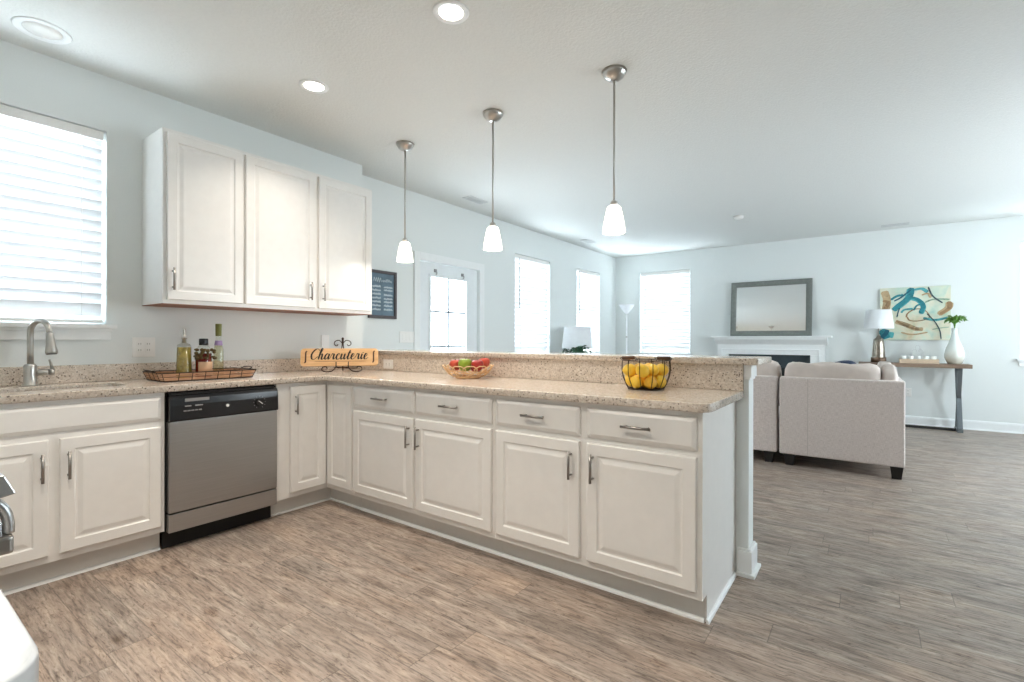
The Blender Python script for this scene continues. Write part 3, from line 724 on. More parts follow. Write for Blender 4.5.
# wall cabinets
mapU = lambda u, v, d: (0.33 + d, u, v)
def wall_cabinet(u0, u1, label, doors):
    c = thing('wall_cabinet', (0.165, (u0 + u1) / 2, 1.375), label, 'wall cabinet', 'white wall cabinets')
    MB().box(0.0006, 0.33, u0, u1, 1.379, 2.425).build('carcass', M['cabinet'], c)
    MB().box(0.0006, 0.33, u0, u1, 1.375, 1.3788).build('underside_panel', M['rawwood'], c)
    for (a, b, hu) in doors: cab_door(mapU, a, b, 1.402, 2.402, c, hu, 1.525)
wall_cabinet(0.913, 1.3765, 'narrow white single-door wall cabinet nearest the kitchen window', [(0.932, 1.369, 0.958)])
wall_cabinet(1.3772, 2.425, 'wide white two-door wall cabinet at the right end above the sign', [(1.386, 1.897, 1.850), (1.923, 2.404, 1.955)])

# ------------------------------------------------------------------ granite
outer = [(0.001, YB + 0.001), (0.65, YB + 0.001), (0.65, 1.7857)]
outer += [(3.214 - 0.05 + 0.05 * sin(radians(a)), 1.7857 + 0.05 - 0.05 * cos(radians(a))) for a in range(0, 91, 15)]
outer += [(3.214, 2.4335), (0.001, 2.4335)]
SINK = rrect(0.165, 0.462, 0.045, 0.717, 0.06)
m = MB(); m.merge(poly_mesh(outer, [SINK[::-1]], 0.8775, 0.914, 0.004))
tag(m.build('countertop', M['granite'], None, (0.65, 1.79, 0.8775)), 'speckled beige granite countertop running along the sink wall and peninsula', 'countertop')
m = MB(); m.box(0.0008, 0.021, YB + 0.001, 2.413, 0.9145, 1.014, 0.002)
tag(m.build('backsplash', M['granite'], None, (0.01, 0.8, 0.9145)), 'low speckled granite backsplash strip along the kitchen wall below the window', 'backsplash')
m = MB(); m.box(0.0008, 3.214, 2.4145, 2.434, 0.9145, 1.043, 0.002)
tag(m.build('bar_backsplash', M['granite'], None, (1.6, 2.424, 0.9145)), 'tall speckled granite splash behind the fruit bowl under the raised bar top', 'backsplash')
m = MB(); m.merge(poly_mesh(rrect(0.003, 3.287, 2.397, 2.80, 0.02, 5, (1, 0, 0, 1)), [], 1.044, 1.076, 0.004))
tag(m.build('bar_counter', M['granite'], None, (1.6, 2.6, 1.044)), 'raised granite bar top on the knee wall along the back of the peninsula', 'bar top')
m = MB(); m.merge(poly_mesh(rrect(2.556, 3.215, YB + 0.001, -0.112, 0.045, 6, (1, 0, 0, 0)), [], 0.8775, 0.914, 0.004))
tag(m.build('countertop', M['granite_glare'], None, (2.9, -0.4, 0.8775)), 'granite counter corner with painted window glare in the lower left foreground beside the range', 'countertop')

# sink and faucet
s = thing('kitchen_sink', (0.31, 0.38, 0.68), 'stainless undermount sink set into the granite below the faucet', 'sink')
m = MB(); r0 = rrect(0.158, 0.469, 0.038, 0.724, 0.065, 8); r1 = rrect(0.175, 0.452, 0.055, 0.707, 0.06, 8); r2 = rrect(0.20, 0.43, 0.08, 0.68, 0.05, 8)
loops = [[(x, y, 0.877) for x, y in r0], [(x, y, 0.877) for x, y in rrect(0.163, 0.464, 0.043, 0.719, 0.06, 8)], [(x, y, 0.72) for x, y in r1], [(x, y, 0.695) for x, y in r2]]
vl = [[m.bm.verts.new(p) for p in L] for L in loops]
for A, B in zip(vl, vl[1:]):
    for k in range(len(A)): m.bm.faces.new((A[k], A[(k + 1) % len(A)], B[(k + 1) % len(A)], B[k])).smooth = True
m.bm.faces.new(vl[-1]); m.build('basin', M['steel'], s)
MB().lathe([(0.0, 0.0), (0.03, 0.0), (0.042, 0.004), (0.045, 0.001)], (0.31, 0.38, 0.6955), 24).build('drain', M['nickel'], s)

f = thing('faucet', (0.105, 0.385, 0.914), 'brushed nickel gooseneck faucet with side lever behind the sink', 'faucet')
fx, fy, fz = 0.105, 0.385, 0.9145
MB().lathe([(0, 0), (0.033, 0), (0.034, 0.006), (0.029, 0.012), (0.027, 0.06), (0.027, 0.105), (0.022, 0.115), (0.0, 0.117)], (fx, fy, fz), 28).build('faucet_body', M['nickel'], f)
dv = Vector((0.16, 0.075, 0)).normalized(); pts = [Vector((fx, fy, fz + 0.11)), Vector((fx, fy, fz + 0.18)), Vector((fx, fy, fz + 0.262))]
R = 0.064
for a in range(15, 181, 15): pts.append(Vector((fx, fy, fz + 0.282)) + dv * (R - R * cos(radians(a))) + Vector((0, 0, R * sin(radians(a)))))
tip = pts[-1]; 
MB().tube(pts, 0.0135, 16).build('spout', M['nickel'], f)
t2 = (pts[-1] - pts[-2]).normalized()
MB().tube([tip - t2 * 0.004, tip + t2 * 0.02, tip + t2 * 0.06, tip + t2 * 0.10, tip + t2 * 0.112], [0.015, 0.0165, 0.019, 0.026, 0.024], 20).build('spray_head', M['nickel'], f)
MB().tube([tip + t2 * 0.1122, tip + t2 * 0.115], 0.021, 20).build('spray_face', M['black'], f)
m = MB(); m.tube([(fx, fy + 0.024, fz + 0.07), (fx + 0.004, fy + 0.075, fz + 0.07)], 0.0165, 16); m.tube([(fx + 0.004, fy + 0.0752, fz + 0.07), (fx + 0.006, fy + 0.095, fz + 0.07)], [0.0185, 0.017], 16)
h = m.build('lever_hub', M['nickel'], f)
MB().tube([(fx + 0.006, fy + 0.086, fz + 0.083), (fx + 0.004, fy + 0.082, fz + 0.11), (fx + 0.0, fy + 0.076, fz + 0.138)], [0.007, 0.0065, 0.005], 12).build('lever', M['nickel'], h)

# ------------------------------------------------------------------ dishwasher
dw = thing('dishwasher', (0.32, 1.143, 0), 'stainless dishwasher with black control panel under the granite counter', 'dishwasher')
a, b = 0.8385, 1.4475
MB().box(0.03, 0.600, a, b, 0.10, 0.872).build('tub', M['blackmatte'], dw)
dd = MB(); dd.box(0.601, 0.644, a + 0.004, b - 0.004, 0.212, 0.711, 0.006); dd.build('door_panel', M['steel'], dw)
cp = MB(); cp.prism([(0.601, 0.7125), (0.650, 0.7125), (0.655, 0.722), (0.652, 0.80), (0.648, 0.835), (0.642, 0.852), (0.601, 0.852)], lambda x, z, y: (x, y, z), a + 0.003, b - 0.003)
cp = cp.build('control_panel', M['black'], dw, bevel=0.002)
MB().box(0.601, 0.635, a + 0.006, b - 0.012, 0.8555, 0.868).build('top_edge', M['black'], dw)
MB().box(0.601, 0.640, a + 0.004, b - 0.004, 0.105, 0.204, 0.004).build('access_panel', M['steel'], dw)
MB().box(0.55, 0.556, a, b, 0.002, 0.0995).build('toe_kick', M['blackmatte'], dw)
m = MB(); m.obox((0.6515, 0.977, 0.826), (0, 1, 0), (0.08, 0, 1), (1, 0, -0.08), 0.062, 0.0085, 0.002); m.build('badge_strip', M['greyprint'], cp)
m = MB()
for k, (y, w) in enumerate(((0.93, 0.016), (0.985, 0.02))): m.obox((0.6537, y, 0.793), (0, 1, 0), (0.03, 0, 1), (1, 0, -0.03), w, 0.003, 0.0008)
for k in range(5): m.obox((0.6544, 0.915 + 0.019 * k, 0.767), (0, 1, 0), (0.03, 0, 1), (1, 0, -0.03), 0.0075, 0.0032, 0.0008)
m.build('printed_legend', M['greyprint'], cp)
MB().cyl((0.652, 1.137, 0.775), (0.6575, 1.137, 0.775), 0.0085, 16).build('indicator_button', M['whiteprint'], cp)
dl = MB().cyl((0.652, 1.325, 0.775), (0.668, 1.325, 0.775), 0.026, 28, 0.023).build('cycle_dial', M['black'], cp)
MB().obox((0.6688, 1.325, 0.775), (0, 1, -0.8), (0, 0.8, 1), (1, 0, 0), 0.017, 0.0016, 0.0006).build('dial_pointer', M['whiteprint'], dl)
m = MB()
for k in range(11):
    t = radians(-60 + k * 30); m.obox((0.6545, 1.325 + 0.036 * cos(t), 0.775 + 0.036 * sin(t)), (0, cos(t), sin(t)), (0, -sin(t), cos(t)), (1, 0, 0), 0.003, 0.001, 0.0008)
m.build('dial_marks', M['greyprint'], cp)

# ------------------------------------------------------------------ range (only its front right corner shows)
r = thing('kitchen_range', (2.17, -0.42, 0), 'stainless range with curved door handle at the left edge beside the pale counter', 'range')
x0, x1 = 1.792, 2.551
MB().box(x0, x1, YB + 0.02, -0.10, 0.02, 0.895).build('body', M['steel'], r)
m = MB(); m.box(x0, x1, YB + 0.02, -0.085, 0.896, 0.914); m.prism([(-0.085, 0.897), (-0.050, 0.897), (-0.032, 0.901), (-0.046, 0.934), (-0.085, 0.934)], lambda y, z, x: (x, y, z), x0, x1)
ct = m.build('cooktop', M['steel'], r, bevel=0.002)
for (bx_, by_) in ((1.98, -0.25), (2.36, -0.25), (1.98, -0.58), (2.36, -0.58)):
    MB().lathe([(0.0, 0), (0.09, 0), (0.09, 0.0008), (0.0, 0.001)], (bx_, by_, 0.9142), 28).build('burner', M['greyprint'], ct)
dr = MB().box(x0 + 0.006, x1 - 0.006, -0.0995, -0.078, 0.20, 0.882, 0.004).build('oven_door', M['steel'], r)
MB().box(x0 + 0.12, x1 - 0.12, -0.0779, -0.0755, 0.34, 0.66).build('oven_window', M['black'], dr)
MB().box(x0 + 0.006, x1 - 0.006, -0.0995, -0.08, 0.03, 0.19, 0.004).build('warming_drawer', M['steel'], r)
for xx in (x0 + 0.02, x1 - 0.02):
    m = MB(); m.tube(crom([(xx, -0.0772, 0.892), (xx, -0.056, 0.888), (xx, -0.044, 0.872), (xx, -0.039, 0.850), (xx, -0.039, 0.832)], 4), 0.008, 12)
    hb = m.build('handle_bracket', M['steel'], dr)
MB().box(x0 + 0.004, x1 - 0.002, -0.060, -0.034, 0.800, 0.831, 0.006).build('handle_bar', M['pull'], dr)
MB().box(x0, x1, YB + 0.021, YB + 0.08, 0.9148, 1.06).build('backguard', M['black'], r)

# ------------------------------------------------------------------ ceiling fixtures
def recessed(x, y, label, lit=True, rad=0.088, power=3.0):
    e = thing('recessed_light', (x, y, CEIL), label, 'recessed light', 'recessed ceiling lights')
    MB().lathe([(rad * 0.68, -0.002), (rad * 0.72, -0.006), (rad * 0.95, -0.006), (rad, -0.0005), (rad * 0.68, -0.0005)], (x, y, CEIL), 40, close=False).build('trim_ring', M['trim'], e)
    MB().lathe([(0, -0.003), (rad * 0.67, -0.003), (rad * 0.67, -0.0006), (0, -0.0006)], (x, y, CEIL), 32).build('lens', M['lens'] if lit else M['plate'], e)
    if lit:
        l = bpy.data.lights.new('can_lamp', 'AREA'); l.shape = 'DISK'; l.size = rad * 1.2; l.energy = power; l.color = WARM; l.spread = radians(112)
        lo = bpy.data.objects.new('can_lamp', l); COL.objects.link(lo); lo.parent = e; lo.location = (0, 0, -0.008)
    return e
recessed(2.08, 1.528, 'lit recessed ceiling light at the top centre of the photo, nearer of two')
recessed(0.913, 1.530, 'lit recessed ceiling light in front of the wall cabinets, farther of two')
recessed(2.0, 0.12, 'lit recessed ceiling light overhead in the middle of the kitchen', power=6.5)
recessed(3.2, 0.12, 'added recessed fill light overhead beside the range counter', power=5.0)  # added out-of-view can, throws warm light on the peninsula fronts
recessed(0.285, 0.40, 'unlit recessed ceiling fixture above the kitchen window', lit=False, rad=0.115)

def pendant(x, label):
    y = 2.475; e = thing('pendant_light', (x, y, CEIL), label, 'pendant light', 'pendant lights over the bar')
    MB().lathe([(0, -0.058), (0.022, -0.057), (0.030, -0.052), (0.052, -0.040), (0.068, -0.018), (0.074, -0.0006), (0, -0.0005)], (x, y, CEIL), 32).build('canopy', M['nickel'], e)
    MB().tube([(x, y, CEIL - 0.057), (x, y, 1.98)], 0.0062, 12).build('stem', M['nickel'], e)
    MB().lathe([(0, 0.03), (0.012, 0.028), (0.02, 0.02), (0.022, 0.0), (0, 0)], (x, y, 1.958), 20).build('socket_cap', M['nickel'], e)
    MB().lathe([(0.0, 0.160), (0.030, 0.158), (0.040, 0.149), (0.050, 0.108), (0.061, 0.05), (0.067, 0.0), (0.063, 0.0), (0.057, 0.05), (0.046, 0.108), (0.037, 0.144), (0.0, 0.154)], (x, y, 1.797), 32, close=False).build('lamp_shade', M['lampglass'], e)
    l = bpy.data.lights.new('pendant_bulb', 'POINT'); l.energy = 2.5; l.color = WARM; l.shadow_soft_size = 0.03
    lo = bpy.data.objects.new('pendant_bulb', l); COL.objects.link(lo); lo.parent = e; lo.location = (0, 0, 1.82 - CEIL)
    return e
pendant(0.685, 'white glass pendant light nearest the wall cabinets, leftmost of three')
pendant(1.59, 'white glass pendant light in the middle above the fruit bowl')
pendant(2.50, 'white glass pendant light nearest the camera above the lemon basket')

def vent(x, y, w, l, label):
    e = thing('ceiling_vent', (x, y, CEIL), label, 'air vent', 'ceiling air vents')
    m = MB(); z0, z1 = CEIL - 0.008, CEIL - 0.0005; t = 0.022
    m.box(x - w / 2, x + w / 2, y - l / 2, y - l / 2 + t, z0, z1); m.box(x - w / 2, x + w / 2, y + l / 2 - t, y + l / 2, z0, z1)
    m.box(x - w / 2, x - w / 2 + t, y - l / 2 + t, y + l / 2 - t, z0, z1); m.box(x + w / 2 - t, x + w / 2, y - l / 2 + t, y + l / 2 - t, z0, z1)
    m.build('grille_frame', M['vent'], e)
    MB().box(x - w / 2 + t, x + w / 2 - t, y - l / 2 + t, y + l / 2 - t, CEIL - 0.002, CEIL - 0.0006).build('duct_opening', M['ventdark'], e)
    m = MB(); n = 5
    for k in range(n):
        if w < l:
            xx = x - w / 2 + t + (w - 2 * t) * (k + 0.5) / n; m.box(xx - 0.004, xx + 0.004, y - l / 2 + t, y + l / 2 - t, CEIL - 0.007, CEIL - 0.0022)
        else:
            yy = y - l / 2 + t + (l - 2 * t) * (k + 0.5) / n; m.box(x - w / 2 + t, x + w / 2 - t, yy - 0.004, yy + 0.004, CEIL - 0.007, CEIL - 0.0022)
    m.build('louvres', M['vent'], e)
vent(0.13, 4.0, 0.13, 0.30, 'white ceiling vent above the glass-paned door')
vent(0.10, 6.8, 0.13, 0.30, 'white ceiling vent between the two living room windows')
vent(4.0, 8.24, 0.30, 0.13, 'white ceiling vent above the abstract painting')
m = MB().lathe([(0, -0.035), (0.045, -0.034), (0.058, -0.022), (0.065, -0.0005), (0, -0.0004)], (2.375, 6.52, CEIL), 32)
tag(m.build('smoke_detector', M['plate'], None, (2.375, 6.52, CEIL)), 'white round smoke detector on the living room ceiling above the mirror', 'smoke detector')

# ------------------------------------------------------------------ outlets and switches
def plate(fn, u, v, w, h, label, kind='outlet', horizontal=False, gangs=1):
    e = thing('outlet_plate' if kind == 'outlet' else 'switch_plate', fn(u, v, 0), label, kind if kind == 'outlet' else 'light switch', 'wall plates')
    m = MB(); fbox(m, fn, u - w / 2, u + w / 2, v - h / 2, v + h / 2, 0.0006, 0.006); m.build('cover', M['plate'], e, bevel=0.0025)
    for g in range(gangs):
        uc = u + (g - (gangs - 1) / 2) * 0.046
        for s in (-1, 1):
            if kind == 'outlet':
                m = MB(); du, dv_ = (s * 0.0195, 0) if horizontal else (0, s * 0.0195)
                fbox(m, fn, uc + du - 0.015, uc + du + 0.015, v + dv_ - 0.0145, v + dv_ + 0.0145, 0.0062, 0.0082); o = m.build('socket', M['plate'], e, bevel=0.002)
                m = MB()
                for t in (-1, 1):
                    if horizontal: fbox(m, fn, uc + du - 0.005, uc + du + 0.005, v + t * 0.006 - 0.0012, v + t * 0.006 + 0.0012, 0.0083, 0.0086)
                    else: fbox(m, fn, uc + t * 0.006 - 0.0012, uc + t * 0.006 + 0.0012, v + dv_ - 0.003, v + dv_ + 0.007, 0.0083, 0.0086)
                m.build('slots', M['slot'], o)
        if kind != 'outlet':
            m = MB(); fbox(m, fn, uc - 0.0165, uc + 0.0165, v - 0.033, v + 0.033, 0.0062, 0.0078); o = m.build('rocker', M['plate'], e, bevel=0.001)
oK = lambda u, v, d: (d, u, v); oL = lambda u, v, d: (LX + d, u, v); oF = lambda u, v, d: (u, FAR - d, v); oS = lambda u, v, d: (u, 2.4142 - d, v)
plate(oK, 0.921, 1.114, 0.122, 0.124, 'white two-gang outlet plate on the wall between sink window and bottles', 'outlet', gangs=2)
plate(oK, 2.20, 1.145, 0.075, 0.118, 'white switch plate on the wall half behind the wooden sign', 'switch')
plate(oL, 3.30, 1.195, 0.20, 0.118, 'white multi-switch plate on the wall between chalkboard and glass-paned door', 'switch', gangs=3)
plate(oS, 0.56, 0.967, 0.118, 0.075, 'white outlet plate set sideways in the granite splash right of the sign', 'outlet', horizontal=True)
plate(oF, 4.159, 0.45, 0.075, 0.118, 'white outlet plate low on the far wall under the console table', 'outlet')

# ------------------------------------------------------------------ wire tray and bottles
t = thing('wire_tray', (0.28, 1.17, 0.9142), 'low wire and pale wood tray holding three bottles left of the sign', 'tray')
tx0, tx1, ty0, ty1, tz = 0.15, 0.415, 0.895, 1.395, 0.9145
MB().box(tx0 + 0.006, tx1 - 0.006, ty0 + 0.006, ty1 - 0.006, tz + 0.003, tz + 0.010).build('base_board', M['traybasket'], t)
m = MB(); fl = 0.018
for k in range(3):
    z = tz + 0.016 + k * 0.0135; o_ = fl * (z - tz) / 0.05
    X0, X1, Y0, Y1 = tx0 - o_, tx1 + o_, ty0 - o_, ty1 + o_
    m.box(X1 - 0.004, X1 - 0.001, Y0, Y1, z - 0.005, z + 0.005); m.box(X0 + 0.001, X0 + 0.004, Y0, Y1, z - 0.005, z + 0.005)
    m.box(X0, X1, Y0 + 0.001, Y0 + 0.004, z - 0.005, z + 0.005); m.box(X0, X1, Y1 - 0.004, Y1 - 0.001, z - 0.005, z + 0.005)
m.build('side_slats', M['traybasket'], t)
m = MB()
for (o_, z, rr) in ((0, tz + 0.003, 0.003), (fl, tz + 0.052, 0.0032), (fl * .5, tz + 0.028, 0.0018)):
    m.tube([(tx0 - o_, ty0 - o_, z), (tx1 + o_, ty0 - o_, z), (tx1 + o_, ty1 + o_, z), (tx0 - o_, ty1 + o_, z)], rr, 6, closed=True)
for k in range(8):
    y = ty0 + (ty1 - ty0) * k / 7; yy = y + (fl if k == 7 else -fl if k == 0 else 0)
    for (xa, xb) in ((tx1, tx1 + fl), (tx0, tx0 - fl)): m.tube([(xa, y, tz + 0.003), (xb, yy, tz + 0.052)], 0.0024, 6)
for k in range(1, 4):
    x = tx0 + (tx1 - tx0) * k / 4
    for (ya, yb) in ((ty0, ty0 - fl), (ty1, ty1 + fl)): m.tube([(x, ya, tz + 0.003), (x, yb, tz + 0.052)], 0.0024, 6)
m.build('wire_frame', M['wire'], t)
m = MB()
for y in (ty0 - fl, ty1 + fl):
    s = -1 if y < 1 else 1
    m.tube(crom([(0.22, y, tz + 0.052), (0.225, y + s * 0.018, tz + 0.062), (0.28, y + s * 0.026, tz + 0.066), (0.335, y + s * 0.018, tz + 0.062), (0.34, y, tz + 0.052)], 5), 0.0035, 8)
m.build('handle', M['wire'], t)

b0 = tz + 0.0105
e = thing('oil_bottle', (0.255, 1.055, b0), 'tall tapered bottle of yellow infused oil with metal pourer, left in the tray', 'bottle', 'bottles in the wire tray')
c = (0.255, 1.055, b0)
MB().lathe([(0, 0.001), (0.041, 0.001), (0.042, 0.008), (0.037, 0.19), (0.0, 0.191)], c, 28).build('oil', M['oil'], e)
MB().lathe([(0.0, 0.0), (0.043, 0.0), (0.0442, 0.008), (0.0385, 0.195), (0.034, 0.207), (0.014, 0.216), (0.0125, 0.235)], c, 28, close=False).build('bottle_glass', M['clear'], e)
MB().lathe([(0.0, 0.2165), (0.0105, 0.2165), (0.0105, 0.240), (0.016, 0.242), (0.014, 0.262), (0.008, 0.268), (0.007, 0.298), (0.010, 0.305), (0.0, 0.306)], c, 20).build('pourer', M['nickel'], e)
m = MB()
for k in range(14):
    a_ = k * 2.4; rr = 0.0395 - 0.006 * (k / 14)
    m.tube(crom([(c[0] + rr * cos(a_), c[1] + rr * sin(a_), b0 + 0.01), (c[0] + 0.036 * cos(a_ + .2), c[1] + 0.036 * sin(a_ + .2), b0 + 0.08 + 0.01 * (k % 4))], 3), 0.003, 6)
m.build('herb_sprigs', M['driedleaf'], e)
e = thing('infusion_jar', (0.295, 1.150, b0), 'squat dark red bottle with black cap and dried herb bouquet, middle of the tray', 'bottle', 'bottles in the wire tray')
c = (0.295, 1.150, b0)
MB().lathe([(0, 0.001), (0.043, 0.001), (0.044, 0.01), (0.044, 0.15), (0.0, 0.151)], c, 28).build('red_liquid', M['redsauce'], e)
MB().lathe([(0, 0), (0.045, 0.0), (0.0458, 0.008), (0.0458, 0.155), (0.040, 0.180), (0.026, 0.202), (0.022, 0.212)], c, 28, close=False).build('jar_glass', M['clear'], e)
MB().lathe([(0, 0.2025), (0.025, 0.2025), (0.026, 0.206), (0.026, 0.240), (0.024, 0.244), (0.0, 0.245)], c, 24).build('cap', M['black'], e)
m = MB(); 
A = [m.bm.verts.new((c[0] + rr * cos(radians(a_)), c[1] + rr * sin(radians(a_)), b0 + z)) for z in (0.02, 0.098) for rr in (0.0475,) for a_ in range(-58, 63, 12)]
n_ = 11
for k in range(n_ - 1): m.bm.faces.new((A[k], A[k + 1], A[n_ + k + 1], A[n_ + k])).smooth = True
o = m.build('paper_label', M['kraft'], e); md = o.modifiers.new('th', 'SOLIDIFY'); md.thickness = 0.0008; md.offset = 1
m = MB(); rnd = random.Random(4)
for k in range(40):
    a_ = radians(-70 + 140 * rnd.random()); z = b0 + 0.115 + 0.065 * rnd.random(); rr = 0.050 + 0.012 * rnd.random()
    m.ball((c[0] + rr * cos(a_) * (1.0 if z < b0 + .15 else .9), c[1] + rr * sin(a_), z), 0.0085, 1.0, 0.6 + rnd.random(), 0.7 + 0.6 * rnd.random(), 8)
m.build('herb_bouquet', M['driedleaf'], e)
e = thing('vinegar_bottle', (0.225, 1.268, b0), 'tall slim clear bottle with green foil top and lilac label, right in the tray', 'bottle', 'bottles in the wire tray')
c = (0.225, 1.268, b0)
MB().lathe([(0, 0.001), (0.030, 0.001), (0.0305, 0.008), (0.0285, 0.16), (0.019, 0.215), (0.0, 0.216)], c, 28).build('pale_liquid', M['paleoil'], e)
MB().lathe([(0, 0.0), (0.032, 0.0), (0.0325, 0.008), (0.0305, 0.165), (0.020, 0.222), (0.0165, 0.25), (0.016, 0.30)], c, 28, close=False).build('bottle_glass', M['clear'], e)
MB().lathe([(0.0175, 0.262), (0.0178, 0.270), (0.0185, 0.338), (0.0175, 0.343), (0, 0.3435), (0, 0.262)], c, 20).build('foil_top', M['cork'], e)
MB().lathe([(0.0248, 0.200), (0.0205, 0.232), (0.0195, 0.232), (0.0238, 0.200)], c, 24, close=False).build('lilac_label', M['purple'], e)

# ------------------------------------------------------------------ sign on scroll easel
az = Vector((0.80, -0.60, 0)).normalized(); ux = Vector((0.60, 0.80, 0)).normalized()   # facing, width axis
lean = radians(14); upv = (Vector((0, 0, 1)) * cos(lean) - az * sin(lean)); nrm = (az * cos(lean) + Vector((0, 0, 1)) * sin(lean))
SC = Vector((0.390, 2.10, 0.914))
e = thing('display_easel', SC, 'dark wrought iron scroll easel standing in the counter corner', 'easel')
P3 = lambda u, n_, v: SC + ux * u + nrm * n_ + upv * v
m = MB()
for s in (-1, 1):
    # front scroll feet and board hooks
    ft = [(0.045 * s, 0.052, 0.040), (0.05 * s, 0.07, 0.028), (0.075 * s, 0.085, 0.006), (0.115 * s, 0.075, -0.002), (0.145 * s, 0.055, 0.012), (0.14 * s, 0.045, 0.034), (0.115 * s, 0.045, 0.037), (0.108 * s, 0.048, 0.022)]
    m.tube(crom([SC + ux * u + az * n_ + Vector((0, 0, max(v, 0) + 0.0055)) for u, n_, v in ft], 5), 0.0040, 8)
    m.tube(crom([P3(0.045 * s, 0.0, 0.035), P3(0.045 * s, 0.035, 0.030), P3(0.045 * s, 0.052, 0.040), P3(0.045 * s, 0.05, 0.062), P3(0.046 * s, 0.047, 0.068)], 5), 0.0040, 8)
    m.tube(crom([P3(0.045 * s, 0.0, 0.035), P3(0.035 * s, -0.004, 0.10), P3(0.012 * s, -0.004, 0.17), P3(0.004 * s, -0.002, 0.215), P3(0.004 * s, 0, 0.262)], 4), 0.0040, 8)
    m.tube(crom([P3(0.0, 0, 0.225), P3(0.025 * s, 0.002, 0.252), P3(0.055 * s, 0.002, 0.245), P3(0.062 * s, 0.002, 0.222), P3(0.045 * s, 0.002, 0.208), P3(0.034 * s, 0.002, 0.220)], 5), 0.0036, 8)
m.tube([P3(-0.045, 0, 0.035), P3(0.045, 0, 0.035)], 0.0045, 8)
m.ball(P3(0, 0, 0.268), 0.0095, seg=12)
m.build('scroll_frame', M['iron'], e)
MB().tube([P3(0, -0.003, 0.16), SC - az * 0.10 + Vector((0, 0, 0.006))], 0.0045, 8).build('rear_strut', M['iron'], e)
# board
BW_, BH = 0.287, 0.140
bo = P3(-0.016, 0.016, 0.041)
bd = thing('wooden_sign', bo, 'bamboo serving board sign lettered Charcuterie resting on the iron easel', 'sign')
bmx = poly_mesh(rrect(-BW_, BW_, 0.0, BH, 0.028), [], 0.0, 0.016, 0.003)
Rm = Matrix((ux, upv, nrm)).transposed().to_4x4(); Rm.translation = bo
m = MB(); m.merge(bmx, Rm); m.build('board', M['board'], bd)
def stroke_ribbon(m, pts, wmin, wmax, T, d0=0.0, d1=0.0012, n=6):
    P = crom([(x, y, 0) for x, y in pts], n)
    L, Rr = [], []
    for i, p in enumerate(P):
        a_ = P[max(i - 1, 0)]; b_ = P[min(i + 1, len(P) - 1)]; t_ = (b_ - a_)
        if t_.length < 1e-9: continue
        t_.normalize(); w = wmin + (wmax - wmin) * max(0, -t_.y) ** 1.2
        if i in (0, len(P) - 1): w *= 0.6
        nn = Vector((-t_.y, t_.x, 0)); L.append(p + nn * w / 2); Rr.append(p - nn * w / 2)
    def V(p, dd): return m.bm.verts.new(T @ Vector((p.x, p.y, dd)))
    ring = [(V(a_, d1), V(b_, d1), V(b_, d0), V(a_, d0)) for a_, b_ in zip(L, Rr)]
    for A, B in zip(ring, ring[1:]):
        for k in range(4): m.bm.faces.new((A[k], A[(k + 1) % 4], B[(k + 1) % 4], B[k]))
    if ring: m.bm.faces.new(ring[0][::-1]); m.bm.faces.new(ring[-1])
GL = {
 'C': (1.25, [[(1.22, 1.62), (1.08, 1.98), (0.72, 2.0), (0.3, 1.45), (0.16, 0.7), (0.38, 0.08), (0.8, 0.1), (1.2, 0.55)]]),
 'h': (0.98, [[(0.0, 0.3), (0.35, 1.3), (0.5, 2.0), (0.36, 2.1), (0.22, 1.5), (0.12, 0.0)], [(0.13, 0.25), (0.35, 0.85), (0.56, 0.95), (0.6, 0.6), (0.58, 0.15), (0.74, 0.02), (0.98, 0.3)]]),
 'a': (0.95, [[(0.68, 0.82), (0.42, 1.0), (0.14, 0.65), (0.12, 0.2), (0.32, 0.03), (0.6, 0.5), (0.72, 0.98), (0.66, 0.3), (0.74, 0.03), (0.98, 0.3)]]),
 'r': (0.85, [[(0.0, 0.3), (0.18, 0.85), (0.24, 1.12), (0.3, 0.9), (0.52, 0.92), (0.5, 0.35), (0.6, 0.03), (0.85, 0.3)]]),
 'c': (0.75, [[(0.62, 0.75), (0.52, 0.98), (0.25, 0.85), (0.12, 0.4), (0.26, 0.03), (0.5, 0.05), (0.78, 0.3)]]),
 'u': (1.0, [[(0.0, 0.3), (0.17, 0.98), (0.12, 0.35), (0.24, 0.02), (0.48, 0.25), (0.68, 0.98), (0.62, 0.3), (0.74, 0.02), (1.0, 0.3)]]),
 't': (0.65, [[(0.0, 0.3), (0.3, 1.1), (0.42, 1.75), (0.28, 0.9), (0.22, 0.2), (0.36, 0.02), (0.66, 0.3)], [(0.02, 1.2), (0.62, 1.28)]]),
 'e': (0.78, [[(0.05, 0.32), (0.45, 0.6), (0.5, 0.92), (0.3, 0.98), (0.14, 0.6), (0.18, 0.12), (0.42, 0.02), (0.8, 0.3)]]),
 'i': (0.5, [[(0.0, 0.3), (0.18, 0.96), (0.13, 0.35), (0.24, 0.02), (0.5, 0.3)], [(0.30, 1.35), (0.27, 1.25)]]),
}
word = 'Charcuterie'; total = sum(GL[c_][0] for c_ in word); s_ = 0.428 / total; xx = -0.222; ybase = 0.052
m = MB(); T = Rm @ Matrix.Translation((0, 0, 0.0162))
for c_ in word:
    adv, strokes = GL[c_]
    for st in strokes:
        stroke_ribbon(m, [(xx + (x + 0.18 * y) * s_, ybase + y * s_ * (0.9 if y > 1 else 1.0)) for x, y in st], 0.0042, 0.0125, T)
    xx += adv * s_
m.build('lettering', M['letter'], bd)
m = MB(); stroke_ribbon(m, [(-0.185, 0.036), (0.0, 0.036), (0.19, 0.036)], 0.003, 0.003, T); m.build('underline', M['brownline'], bd)
m = MB()
